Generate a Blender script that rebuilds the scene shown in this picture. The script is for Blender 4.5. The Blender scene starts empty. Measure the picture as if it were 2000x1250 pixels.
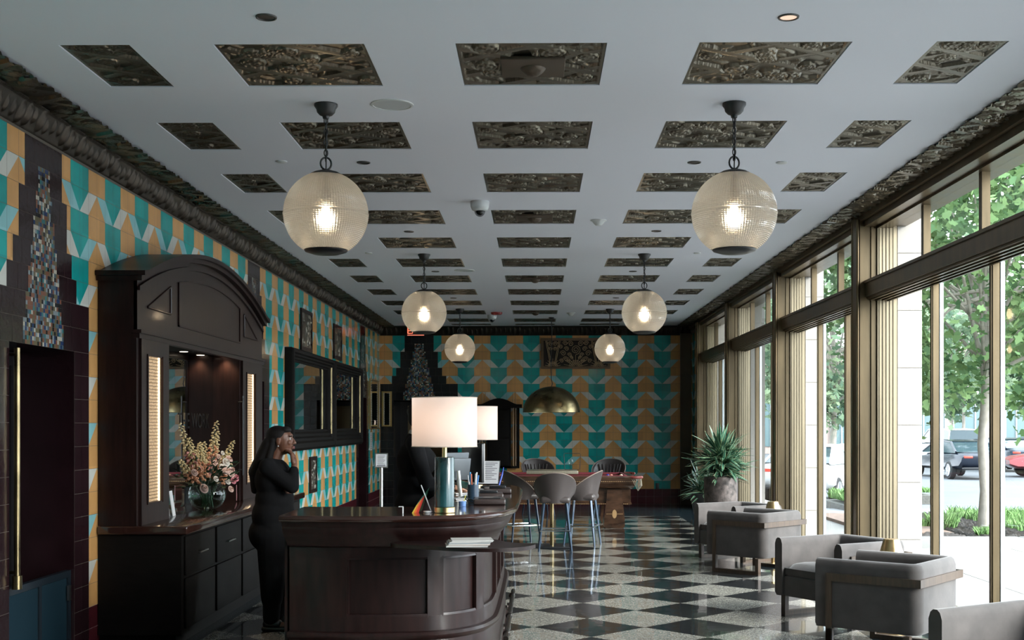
import bpy, bmesh, math, random
import numpy as np
from mathutils import Vector, Matrix, Euler
R = random.Random(7)
PI = math.pi
sc = bpy.context.scene
COL = sc.collection

# ---------------------------------------------------------------- camera
EYE = 1.58
ZC = 3.553                       # ceiling height
f_px = 2375.0
yaw = math.radians(0.8)
cam_d = bpy.data.cameras.new('camera')
cam = bpy.data.objects.new('camera', cam_d); COL.objects.link(cam)
cam.location = (0, 0, EYE)
cam.rotation_euler = (PI/2, 0, yaw)
cam_d.sensor_width = 36
cam_d.lens = f_px/2000*36
cam_d.shift_x = -(1014.8-1000)/2000
cam_d.shift_y = (830-625)/2000
cam_d.clip_start = 0.05; cam_d.clip_end = 500
sc.camera = cam

# ---------------------------------------------------------------- world, exposure
sc.view_settings.view_transform = 'Standard'
sc.view_settings.look = 'None'
sc.view_settings.gamma = 1
sc.view_settings.use_curve_mapping = False
sc.view_settings.exposure = 0.30
W = bpy.data.worlds.new('overcast_sky'); sc.world = W; W.use_nodes = True
nt = W.node_tree; nt.nodes.clear()
wo = nt.nodes.new('ShaderNodeOutputWorld'); bg = nt.nodes.new('ShaderNodeBackground')
tc = nt.nodes.new('ShaderNodeTexCoord'); sx = nt.nodes.new('ShaderNodeSeparateXYZ')
cr = nt.nodes.new('ShaderNodeValToRGB')
cr.color_ramp.elements[0].position = 0.0; cr.color_ramp.elements[0].color = (.84,.90,.97,1)
cr.color_ramp.elements[1].position = 0.6; cr.color_ramp.elements[1].color = (.80,.90,1,1)
nt.links.new(tc.outputs['Generated'], sx.inputs[0]); nt.links.new(sx.outputs['Z'], cr.inputs[0])
nt.links.new(cr.outputs[0], bg.inputs[0]); nt.links.new(bg.outputs[0], wo.inputs[0])
bg.inputs[1].default_value = 7.0
sun_d = bpy.data.lights.new('hazy_sun', 'SUN'); sun_d.energy = 10.0; sun_d.angle = math.radians(34); sun_d.color = (1,.96,.9)
sun = bpy.data.objects.new('hazy_sun', sun_d); COL.objects.link(sun)
sun.rotation_euler = (math.radians(64.5), 0, math.radians(56))
sc.cycles.use_denoising = True
sc.cycles.max_bounces = 8; sc.cycles.diffuse_bounces = 5; sc.cycles.glossy_bounces = 4
sc.cycles.transparent_max_bounces = 12; sc.cycles.transmission_bounces = 6
sc.cycles.caustics_reflective = False; sc.cycles.caustics_refractive = False
sc.cycles.sample_clamp_indirect = 6
# window bays along the right wall: (y0, y1, [mullion y ...]) ; pilaster stands beyond y1
PITCH = 3.9
BAYS = []
_near = [-.7, 3.2, 7.1, 11.40, 15.28, 19.18, 22.72]       # near faces of the pilasters
for a, b in zip(_near[:-1], _near[1:]):
    BAYS.append((a+.34, b))
for a, b in BAYS:                                                       # sky portals in the windows
    ld = bpy.data.lights.new('sky_portal', 'AREA'); ld.shape = 'RECTANGLE'; ld.size = b-a; ld.size_y = 3.5
    ld.cycles.is_portal = True
    lo = bpy.data.objects.new('sky_portal', ld); COL.objects.link(lo)
    lo.location = (3.46, (a+b)/2, 1.78); lo.rotation_euler = (PI/2, 0, PI/2)

# ---------------------------------------------------------------- materials
def M(name, col, rough=.5, metal=0, var=0, vscale=4, bump=0, bscale=60, spec=None, coat=0, stretch=None, rvar=0):
    m = bpy.data.materials.new(name); m.use_nodes = True
    n = m.node_tree; p = n.nodes['Principled BSDF']
    p.inputs['Base Color'].default_value = (*col, 1); p.inputs['Roughness'].default_value = rough
    p.inputs['Metallic'].default_value = metal
    if spec is not None: p.inputs['Specular IOR Level'].default_value = spec
    if coat: p.inputs['Coat Weight'].default_value = coat; p.inputs['Coat Roughness'].default_value = .06
    t = n.nodes.new('ShaderNodeTexCoord'); mp = n.nodes.new('ShaderNodeMapping')
    n.links.new(t.outputs['Object'], mp.inputs[0])
    if stretch: mp.inputs['Scale'].default_value = stretch
    if var:
        no = n.nodes.new('ShaderNodeTexNoise'); no.inputs['Scale'].default_value = vscale; no.inputs['Detail'].default_value = 5
        n.links.new(mp.outputs[0], no.inputs['Vector'])
        r = n.nodes.new('ShaderNodeValToRGB')
        r.color_ramp.elements[0].position = .3; r.color_ramp.elements[1].position = .7
        r.color_ramp.elements[0].color = (*[max(0, c*(1-var)) for c in col], 1)
        r.color_ramp.elements[1].color = (*[min(1, c*(1+var)) for c in col], 1)
        n.links.new(no.outputs['Fac'], r.inputs[0]); n.links.new(r.outputs[0], p.inputs['Base Color'])
        if rvar:
            mr = n.nodes.new('ShaderNodeMapRange'); mr.inputs['To Min'].default_value = max(0.02, rough-rvar); mr.inputs['To Max'].default_value = rough+rvar
            n.links.new(no.outputs['Fac'], mr.inputs['Value']); n.links.new(mr.outputs[0], p.inputs['Roughness'])
    if bump:
        nb = n.nodes.new('ShaderNodeTexNoise'); nb.inputs['Scale'].default_value = bscale; nb.inputs['Detail'].default_value = 3
        n.links.new(mp.outputs[0], nb.inputs['Vector'])
        b = n.nodes.new('ShaderNodeBump'); b.inputs['Strength'].default_value = bump; b.inputs['Distance'].default_value = .01
        n.links.new(nb.outputs['Fac'], b.inputs['Height']); n.links.new(b.outputs[0], p.inputs['Normal'])
    return m
def emit(name, col, s):
    m = bpy.data.materials.new(name); m.use_nodes = True; p = m.node_tree.nodes['Principled BSDF']
    p.inputs['Base Color'].default_value = (*col, 1); p.inputs['Emission Color'].default_value = (*col, 1); p.inputs['Emission Strength'].default_value = s
    return m
def glassy(name, tint=(1,1,1), refl=.06, rough=.0):
    m = bpy.data.materials.new(name); m.use_nodes = True; n = m.node_tree; n.nodes.clear()
    o = n.nodes.new('ShaderNodeOutputMaterial'); t = n.nodes.new('ShaderNodeBsdfTransparent'); g = n.nodes.new('ShaderNodeBsdfGlossy')
    mx = n.nodes.new('ShaderNodeMixShader'); fr = n.nodes.new('ShaderNodeFresnel'); fr.inputs['IOR'].default_value = 1.35
    t.inputs[0].default_value = (*tint, 1); g.inputs['Roughness'].default_value = rough
    ge = n.nodes.new('ShaderNodeNewGeometry'); ib = n.nodes.new('ShaderNodeMath'); ib.operation = 'MULTIPLY_ADD'; ib.inputs[1].default_value = -1; ib.inputs[2].default_value = 1
    ml = n.nodes.new('ShaderNodeMath'); ml.operation = 'MULTIPLY'; n.links.new(ge.outputs['Backfacing'], ib.inputs[0]); n.links.new(fr.outputs[0], ml.inputs[0]); n.links.new(ib.outputs[0], ml.inputs[1])
    n.links.new(ml.outputs[0], mx.inputs[0]); n.links.new(t.outputs[0], mx.inputs[1]); n.links.new(g.outputs[0], mx.inputs[2])
    n.links.new(mx.outputs[0], o.inputs[0]); return m
def tile_mat(name, col, var=.12, rough=.16):
    """glazed tile: every tile its own tone (white noise on the snapped position) and slightly uneven glaze"""
    m = bpy.data.materials.new(name); m.use_nodes = True; n = m.node_tree; p = n.nodes['Principled BSDF']
    ge = n.nodes.new('ShaderNodeNewGeometry'); wn = n.nodes.new('ShaderNodeTexWhiteNoise'); wn.noise_dimensions = '3D'
    vm = n.nodes.new('ShaderNodeVectorMath'); vm.operation = 'SNAP'; vm.inputs[1].default_value = (.1634, .1634, .1612)
    n.links.new(ge.outputs['Position'], vm.inputs[0]); n.links.new(vm.outputs[0], wn.inputs['Vector'])
    no = n.nodes.new('ShaderNodeTexNoise'); no.inputs['Scale'].default_value = 7; n.links.new(ge.outputs['Position'], no.inputs['Vector'])
    ad = n.nodes.new('ShaderNodeMath'); ad.operation = 'ADD'; n.links.new(wn.outputs['Value'], ad.inputs[0]); n.links.new(no.outputs['Fac'], ad.inputs[1])
    mr = n.nodes.new('ShaderNodeMapRange'); mr.inputs['From Max'].default_value = 2; mr.inputs['To Min'].default_value = 1-var; mr.inputs['To Max'].default_value = 1+var
    n.links.new(ad.outputs[0], mr.inputs['Value'])
    hs = n.nodes.new('ShaderNodeHueSaturation'); hs.inputs['Color'].default_value = (*col, 1); n.links.new(mr.outputs[0], hs.inputs['Value'])
    n.links.new(hs.outputs[0], p.inputs['Base Color']); p.inputs['Roughness'].default_value = rough
    nb = n.nodes.new('ShaderNodeTexNoise'); nb.inputs['Scale'].default_value = 22; n.links.new(ge.outputs['Position'], nb.inputs['Vector'])
    b = n.nodes.new('ShaderNodeBump'); b.inputs['Strength'].default_value = .12; b.inputs['Distance'].default_value = .01
    n.links.new(nb.outputs['Fac'], b.inputs['Height']); n.links.new(b.outputs[0], p.inputs['Normal'])
    return m
teal = tile_mat('teal_tile', (.010,.33,.31), .35)
ochre = tile_mat('ochre_tile', (.64,.34,.125), .2)
white_t = tile_mat('white_tile', (.62,.62,.56), .1)
blue_t = tile_mat('pale_blue_tile', (.28,.56,.58), .15)
maroon = tile_mat('maroon_tile', (.018,.007,.009), .3)
maroon2 = tile_mat('skirting_tile', (.07,.011,.016), .3)
black_t = tile_mat('black_tile', (.008,.008,.009), .3)
grout = M('grout', (.10,.085,.07), .9)
grout_l = M('pale_grout', (.30,.24,.24), .9)
MOS = [M('mosaic_%s'%k, c, .12, m) for k, c, m in (('navy',(.015,.04,.12),0),('steel',(.09,.15,.19),.2),('cream',(.48,.44,.36),0),('copper',(.25,.10,.06),.2),('teal',(.04,.17,.18),0),('black',(.012,.012,.014),0),('olive',(.13,.11,.06),0),('silver',(.36,.42,.45),.4))]
plaster = M('white_ceiling_plaster', (.78,.80,.90), .6, bump=.02, bscale=3)
bronze_r = M('patinated_bronze_relief', (.165,.148,.118), .30, .85, var=.35, vscale=2.2, rvar=.08)
bronze_d = M('dark_bronze_relief', (.032,.024,.017), .42, .6, var=.35, vscale=3)
bronze = M('window_bronze', (.125,.092,.052), .33, .75, var=.3, vscale=3, stretch=(3,3,.4), rvar=.08)
bronze_l = M('pale_bronze', (.27,.22,.145), .34, .7, var=.2, vscale=3, stretch=(4,4,.3))
alu = M('outer_aluminium_frame', (.55,.6,.62), .35, .6)
wood = M('dark_mahogany', (.014,.0055,.0045), .42, spec=.22, var=.4, vscale=4, stretch=(8,8,1), coat=.12)
wood_h = M('mahogany_horizontal', (.012,.0045,.004), .40, spec=.25, var=.4, vscale=4, stretch=(8,8,1), coat=.08)
wood_top = M('polished_mahogany_top', (.030,.012,.009), .16, var=.4, vscale=3, stretch=(1,6,1), coat=.5)
wood_blk = M('ebonised_wood', (.005,.004,.0035), .62, spec=.12, var=.3, vscale=4, stretch=(2,2,10))
black = M('black_iron', (.012,.012,.013), .45)
blackm = M('black_plastic', (.012,.013,.015), .32)
brass = M('brushed_brass', (.62,.44,.22), .28, 1, var=.1, vscale=30)
brass_old = M('aged_brass', (.24,.19,.10), .30, 1, var=.45, vscale=5, rvar=.1)
gold = M('gilt', (.50,.33,.12), .35, .9)
chrome = M('chrome', (.75,.78,.8), .12, 1)
steel = M('brushed_steel', (.6,.6,.58), .28, 1)
velvet = M('grey_velvet', (.058,.050,.047), .85, var=.22, vscale=9, bump=.05, bscale=30)
velvet.node_tree.nodes['Principled BSDF'].inputs['Sheen Weight'].default_value = .25
frame_w = M('smoked_wood_frame', (.060,.038,.024), .4, var=.3, vscale=6, stretch=(8,8,1))
leather = M('dark_leather', (.042,.030,.028), .36, bump=.08, bscale=120)
leather_g = M('taupe_leather', (.05,.041,.04), .42, bump=.08, bscale=120)
blueleg = M('blue_black_metal', (.02,.04,.07), .3, .3)
marble = M('green_marble', (.018,.055,.062), .2, var=.9, vscale=12, stretch=(1,1,.35), coat=.3)
paper = M('white_paper', (.75,.76,.78), .6)
ink = M('ink', (.02,.02,.025), .6)
mirror = M('mirror_glass', (.62,.66,.66), .01, 1)
glass = glassy('clear_window_glass', (.96,.98,.98))
vglass = glassy('vase_glass', (.86,.92,.9), rough=.02)
vglass.node_tree.nodes['Fresnel'].inputs['IOR'].default_value = 1.6
pure_w = M('white_plastic', (.6,.62,.63), .4)
stone = M('pale_limestone', (.36,.335,.305), .7, var=.06, vscale=2, bump=.03)

def floor_mat():
    m = bpy.data.materials.new('terrazzo_diamonds'); m.use_nodes = True; n = m.node_tree; p = n.nodes['Principled BSDF']
    ge = n.nodes.new('ShaderNodeNewGeometry'); s = n.nodes.new('ShaderNodeSeparateXYZ'); n.links.new(ge.outputs['Position'], s.inputs[0])
    def mth(op, a, b=None, c=None):
        q = n.nodes.new('ShaderNodeMath'); q.operation = op
        for i, v in enumerate((a, b, c)):
            if v is None: continue
            if isinstance(v, (int, float)): q.inputs[i].default_value = v
            else: n.links.new(v, q.inputs[i])
        return q.outputs[0]
    D = .866
    pp = mth('DIVIDE', mth('SUBTRACT', s.outputs['X'], .41), D); qq = mth('DIVIDE', mth('SUBTRACT', s.outputs['Y'], 10.37), D)
    cx = n.nodes.new('ShaderNodeCombineXYZ')
    n.links.new(mth('ADD', mth('ADD', pp, qq), .5), cx.inputs[0]); n.links.new(mth('ADD', mth('SUBTRACT', pp, qq), .5), cx.inputs[1]); cx.inputs[2].default_value = .5
    ch = n.nodes.new('ShaderNodeTexChecker'); ch.inputs['Scale'].default_value = 1; n.links.new(cx.outputs[0], ch.inputs['Vector'])
    vo = n.nodes.new('ShaderNodeTexVoronoi'); vo.inputs['Scale'].default_value = 130; n.links.new(ge.outputs['Position'], vo.inputs['Vector'])
    def chips(c0, c1, c2):
        r = n.nodes.new('ShaderNodeValToRGB'); r.color_ramp.interpolation = 'CONSTANT'
        e = r.color_ramp.elements; e[0].position = 0; e[0].color = (*c0, 1); e[1].position = .45; e[1].color = (*c1, 1)
        e2 = e.new(.8); e2.color = (*c2, 1)
        sp = n.nodes.new('ShaderNodeSeparateColor'); n.links.new(vo.outputs['Color'], sp.inputs[0]); n.links.new(sp.outputs[0], r.inputs[0]); return r.outputs[0]
    light = chips((.23,.22,.19), (.38,.37,.32), (.58,.56,.50)); dark = chips((.010,.012,.015), (.017,.020,.023), (.045,.048,.05))
    mx = n.nodes.new('ShaderNodeMix'); mx.data_type = 'RGBA'
    n.links.new(ch.outputs['Fac'], mx.inputs['Factor']); n.links.new(light, mx.inputs[7]); n.links.new(dark, mx.inputs[6])
    ax = mth('ABSOLUTE', s.outputs['X']); bd = mth('MAXIMUM', mth('GREATER_THAN', ax, 2.47), mth('GREATER_THAN', s.outputs['Y'], 21.1))
    bd2 = n.nodes.new('ShaderNodeMix'); bd2.data_type = 'RGBA'; n.links.new(bd, bd2.inputs['Factor']); n.links.new(mx.outputs[2], bd2.inputs[6])
    n.links.new(chips((.012,.024,.032), (.02,.036,.045), (.05,.07,.08)), bd2.inputs[7])
    n.links.new(bd2.outputs[2], p.inputs['Base Color'])
    p.inputs['Roughness'].default_value = .22; p.inputs['Specular IOR Level'].default_value = .4
    p.inputs['Coat Weight'].default_value = .7; p.inputs['Coat Roughness'].default_value = .045
    no = n.nodes.new('ShaderNodeTexNoise'); no.inputs['Scale'].default_value = 2.5; n.links.new(ge.outputs['Position'], no.inputs['Vector'])
    b = n.nodes.new('ShaderNodeBump'); b.inputs['Strength'].default_value = .035; b.inputs['Distance'].default_value = .05
    n.links.new(no.outputs['Fac'], b.inputs['Height']); n.links.new(b.outputs[0], p.inputs['Coat Normal'])
    return m

# ---------------------------------------------------------------- mesh builder
class MB:
    def __init__(s): s.v = []; s.f = []; s.m = []; s.sm = []
    def add(s, vs, fs, mi=0, smooth=False, T=None):
        o = len(s.v)
        if T is not None: vs = [T @ Vector(p) for p in vs]
        s.v += [tuple(p) for p in vs]
        for q in fs: s.f.append(tuple(i+o for i in q)); s.m.append(mi); s.sm.append(smooth)
        return s
    def box(s, x0, x1, y0, y1, z0, z1, mi=0, T=None):
        vs = [(x,y,z) for x in (x0,x1) for y in (y0,y1) for z in (z0,z1)]
        return s.add(vs, [(0,1,3,2),(4,6,7,5),(0,4,5,1),(2,3,7,6),(0,2,6,4),(1,5,7,3)], mi, T=T)
    def rbox(s, x0, x1, y0, y1, z0, z1, r=.02, mi=0, T=None, seg=3, smooth=True):
        """rounded box"""
        b = bmesh.new(); bmesh.ops.create_cube(b, size=1)
        for v in b.verts: v.co = Vector(((x0+x1)/2+v.co.x*(x1-x0), (y0+y1)/2+v.co.y*(y1-y0), (z0+z1)/2+v.co.z*(z1-z0)))
        r = min(r, (x1-x0)*.49, (y1-y0)*.49, (z1-z0)*.49)
        bmesh.ops.bevel(b, geom=list(b.edges), offset=r, segments=seg, profile=.5, affect='EDGES')
        b.verts.index_update()
        s.add([v.co.copy() for v in b.verts], [[v.index for v in f.verts] for f in b.faces], mi, smooth, T); b.free(); return s
    def tube(s, pts, r, n=8, mi=0, closed=False, T=None, caps=True, smooth=True):
        pts = [Vector(p) for p in pts]; k = len(pts); rr = r if isinstance(r, (list, tuple)) else [r]*k
        vs = []; up = None
        for i, p in enumerate(pts):
            a = pts[(i-1) % k] if (closed or i > 0) else p; c = pts[(i+1) % k] if (closed or i < k-1) else p
            t = (c-a).normalized() if (c-a).length > 1e-9 else Vector((0,0,1))
            if up is None: up = Vector((0,0,1)) if abs(t.z) < .9 else Vector((1,0,0))
            u = (up - t*up.dot(t))
            if u.length < 1e-6: u = t.orthogonal()
            u.normalize(); w = t.cross(u); up = u
            vs += [p+(u*math.cos(2*PI*j/n)+w*math.sin(2*PI*j/n))*rr[i] for j in range(n)]
        fs = []
        for i in range(k if closed else k-1):
            for j in range(n):
                a = i*n+j; b_ = i*n+(j+1) % n; i2 = (i+1) % k
                fs.append((a, b_, i2*n+(j+1) % n, i2*n+j))
        if caps and not closed: fs += [tuple(range(n))[::-1], tuple((k-1)*n+j for j in range(n))]
        return s.add(vs, fs, mi, smooth, T)
    def lathe(s, prof, n=24, mi=0, T=None, smooth=True, caps=True):
        """profile [(r,z)...] about z"""
        vs = []; fs = []
        for r, z in prof: vs += [(r*math.cos(2*PI*j/n), r*math.sin(2*PI*j/n), z) for j in range(n)]
        for i in range(len(prof)-1):
            for j in range(n): fs.append((i*n+j, i*n+(j+1) % n, (i+1)*n+(j+1) % n, (i+1)*n+j))
        if caps:
            if prof[0][0] > 1e-5: fs.append(tuple(range(n))[::-1])
            if prof[-1][0] > 1e-5: fs.append(tuple((len(prof)-1)*n+j for j in range(n)))
        return s.add(vs, fs, mi, smooth, T)
    def sphere(s, c, r, n=12, mi=0, T=None):
        rx, ry, rz = r if isinstance(r, (tuple, list)) else (r, r, r)
        vs = [(c[0], c[1], c[2]+rz)]; m = max(4, n//2+1)
        for i in range(1, m):
            a = PI*i/m; vs += [(c[0]+rx*math.sin(a)*math.cos(2*PI*j/n), c[1]+ry*math.sin(a)*math.sin(2*PI*j/n), c[2]+rz*math.cos(a)) for j in range(n)]
        vs.append((c[0], c[1], c[2]-rz)); fs = [(0, 1+j, 1+(j+1) % n) for j in range(n)]
        for i in range(m-2):
            for j in range(n): fs.append((1+i*n+j, 1+(i+1)*n+j, 1+(i+1)*n+(j+1) % n, 1+i*n+(j+1) % n))
        l = len(vs)-1; b = 1+(m-2)*n; fs += [(l, b+(j+1) % n, b+j) for j in range(n)]
        return s.add(vs, fs, mi, True, T)
    def prism(s, poly, z0, z1, mi=0, T=None, smooth=False):
        n = len(poly); vs = [(x,y,z0) for x,y in poly]+[(x,y,z1) for x,y in poly]
        fs = [tuple(range(n))[::-1], tuple(range(n, 2*n))]
        s.add(vs, fs, mi, False, T)
        return s.add(vs, [(j, (j+1) % n, n+(j+1) % n, n+j) for j in range(n)], mi, smooth, T)
    def sweep(s, path, prof, mi=0, closed=False, smooth=True, T=None, caps=True):
        """profile [(d,z)] swept along an xy path; d is measured to the right-hand side of travel"""
        k = len(path); n = len(prof); vs = []
        P = [Vector((p[0], p[1])) for p in path]
        for i in range(k):
            a = P[(i-1) % k] if (closed or i > 0) else P[i]; c = P[(i+1) % k] if (closed or i < k-1) else P[i]
            t = (c-a).normalized(); nn = Vector((t.y, -t.x)); sc_ = 1
            if (closed or 0 < i < k-1):
                t1 = (P[i]-a).normalized(); n1 = Vector((t1.y, -t1.x)); sc_ = 1/max(.4, nn.dot(n1))
            vs += [(P[i].x+nn.x*d*sc_, P[i].y+nn.y*d*sc_, z) for d, z in prof]
        fs = []
        for i in range(k if closed else k-1):
            i2 = (i+1) % k
            for j in range(n): fs.append((i*n+j, i*n+(j+1) % n, i2*n+(j+1) % n, i2*n+j))
        if caps and not closed: fs += [tuple(range(n)), tuple((k-1)*n+j for j in range(n))[::-1]]
        return s.add(vs, fs, mi, smooth, T)
    def mesh(s, name, mats):
        me = bpy.data.meshes.new(name); me.from_pydata(s.v, [], s.f)
        for m in (mats if isinstance(mats, (list, tuple)) else [mats]): me.materials.append(m)
        me.polygons.foreach_set('material_index', s.m); me.polygons.foreach_set('use_smooth', s.sm)
        me.update(); return me
    def build(s, name, mats, parent=None, label=None, cat=None, group=None, kind=None, loc=None, rz=0, fix=True, sharp=None):
        me = s.mesh(name, mats)
        if fix and len(s.v) < 60000:
            b = bmesh.new(); b.from_mesh(me); bmesh.ops.recalc_face_normals(b, faces=list(b.faces)); b.to_mesh(me); b.free()
        try: me.set_sharp_from_angle(angle=math.radians(sharp or 40))
        except Exception: pass
        return obj(name, me, parent, label, cat, group, kind, loc, rz)
def obj(name, data, parent=None, label=None, cat=None, group=None, kind=None, loc=None, rz=0):
    o = bpy.data.objects.new(name, data); COL.objects.link(o)
    if parent: o.parent = parent
    if loc is not None: o.location = loc
    if rz: o.rotation_euler[2] = rz
    return tag(o, label, cat, group, kind)
def tag(o, label=None, cat=None, group=None, kind=None):
    if label: o['label'] = label
    if cat: o['category'] = cat
    if group: o['group'] = group
    if kind: o['kind'] = kind
    elif cat: o['kind'] = 'thing'
    return o
def thing(name, label, cat, loc=(0,0,0), rz=0, group=None):
    return obj(name, None, None, label, cat, group, None, loc, rz)
def copy_tree(o, parent=None):
    c = o.copy(); COL.objects.link(c)
    if parent: c.parent = parent
    for ch in [x for x in ALLCH(o)]: copy_tree(ch, c)
    return c
def ALLCH(o): return [x for x in bpy.data.objects if x.parent == o]
def dup(o, loc, rz, label, group=None, scale=None):
    c = copy_tree(o); c.location = loc; c.rotation_euler = (0,0,rz); c['label'] = label
    if group: c['group'] = group
    if scale: c.scale = scale
    return c
def Tm(loc=(0,0,0), rx=0, ry=0, rz=0, s=1):
    return Matrix.Translation(Vector(loc)) @ Euler((rx,ry,rz)).to_matrix().to_4x4() @ Matrix.Diagonal((s,s,s,1))
def struct(mb, name, mats, **k): return mb.build(name, mats, kind='structure', **k)

# ---------------------------------------------------------------- relief ornament (height fields)
def relief(nx, ny, w, h, seed, straps=True, frame=.02):
    rg = np.random.RandomState(seed)
    X, Y = np.meshgrid(np.linspace(0, w, nx), np.linspace(0, h, ny)); H = np.zeros_like(X)
    def up(hh): np.maximum(H, hh, out=H)
    for _ in range(int(190*w*h)+8):                                  # leaves
        cx, cy, a = rg.uniform(0,w), rg.uniform(0,h), rg.uniform(0,PI); L, B = rg.uniform(.035,.07), rg.uniform(.012,.02)
        u = (X-cx)*math.cos(a)+(Y-cy)*math.sin(a); v = -(X-cx)*math.sin(a)+(Y-cy)*math.cos(a)
        q = 1-(u/L)**2-(v/B)**2
        up(np.where(q > 0, .013*np.sqrt(np.clip(q,0,1))-.004*(np.abs(v) < .0025), 0))
    if straps:
        for sgn in (1, -1):
            for k in range(-6, 9):
                d = np.abs((Y - sgn*.62*X) - (k*.30 + (.1 if sgn > 0 else .02))*1.0)/math.sqrt(1+.62**2)
                up(np.where(d < .030, (.016 if sgn > 0 else .0145)+.002*(d > .022), 0))
    for _ in range(int(16*w*h)+2):                                   # rosettes, with rings and petals
        cx, cy = rg.uniform(.06,w-.06), rg.uniform(.06,max(.061,h-.06)); rr = rg.uniform(.045,.075)
        r = np.hypot(X-cx, Y-cy); th = np.arctan2(Y-cy, X-cx)
        H[:] = np.where(r < rr*1.12, np.minimum(H, .002), H)
        up(np.where(r < rr, .021 - .006*(r/rr)**2 + .0035*np.cos(r/rr*15) + .0025*np.cos(9*th)*(r > .5*rr), 0))
    if frame:
        e = np.minimum(np.minimum(X, w-X), np.minimum(Y, h-Y)); H[:] = np.where(e < frame, .017, H)
    return X, Y, H
def relief_mesh(name, w, h, seed, mat, res=.0055, mask=None, **k):
    nx, ny = int(w/res), int(h/res); X, Y, H = relief(nx, ny, w, h, seed, **k)
    co = np.stack([X-w/2, Y-h/2, -H], -1).reshape(-1, 3)
    i = np.arange((ny-1)*(nx-1)); a = (i//(nx-1))*nx + i % (nx-1)
    F = np.stack([a, a+nx, a+nx+1, a+1], -1)
    return np_mesh(name, co, F, mat)
def np_mesh(name, co, F, mat, smooth=True):
    me = bpy.data.meshes.new(name); n = len(F)
    me.vertices.add(len(co)); me.vertices.foreach_set('co', np.ascontiguousarray(co, dtype=np.float32).ravel())
    me.loops.add(n*4); me.loops.foreach_set('vertex_index', F.astype(np.int32).ravel())
    me.polygons.add(n); me.polygons.foreach_set('loop_start', np.arange(0, n*4, 4, dtype=np.int32))
    me.polygons.foreach_set('loop_total', np.full(n, 4, dtype=np.int32))
    me.polygons.foreach_set('use_smooth', np.full(n, smooth)); me.materials.append(mat)
    me.update(calc_edges=True); me.validate(); return me
# ================================================================ ROOM SHELL
XL, XR, YB, YN = -3.13, 3.07, 24.3, -9.0
TW, TH, ZT = .1634, .1612, 3.367
fl = MB(); fl.box(-4.4, 3.5, YN, 26.2, -.08, 0); struct(fl, 'floor', floor_mat())
# ceiling with recesses for the relief panels
CX = [-2.30, -1.286, -.028, 1.234, 2.245]; CW = [.37, .786, .786, .786, .37]
ROWS = [(6.283+1.6265*k, 6.283+1.6265*k+.786) for k in range(11)] + [(23.72, 24.08)]
xs = sorted([-3.16, 3.5] + [c-w/2 for c, w in zip(CX, CW)] + [c+w/2 for c, w in zip(CX, CW)])
ys = sorted([YN, YB+.02] + [a for r in ROWS for a in r])
ce = MB(); holes = [(c-w/2, c+w/2, a, b) for c, w in zip(CX, CW) for a, b in ROWS]
for i in range(len(xs)-1):
    for j in range(len(ys)-1):
        x0, x1, y0, y1 = xs[i], xs[i+1], ys[j], ys[j+1]
        if i % 2 == 1 and j % 2 == 1:
            for q in ([(x0,y0),(x1,y0)], [(x1,y0),(x1,y1)], [(x1,y1),(x0,y1)], [(x0,y1),(x0,y0)]):
                ce.add([(q[0][0],q[0][1],ZC),(q[1][0],q[1][1],ZC),(q[1][0],q[1][1],ZC+.06),(q[0][0],q[0][1],ZC+.06)], [(0,1,2,3)])
        else: ce.add([(x0,y0,ZC),(x1,y0,ZC),(x1,y1,ZC),(x0,y1,ZC)], [(0,1,2,3)])
ce.box(-3.3, 3.6, YN, YB+2, ZC+.07, ZC+.15)
struct(ce, 'ceiling', plaster, fix=False)

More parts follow.
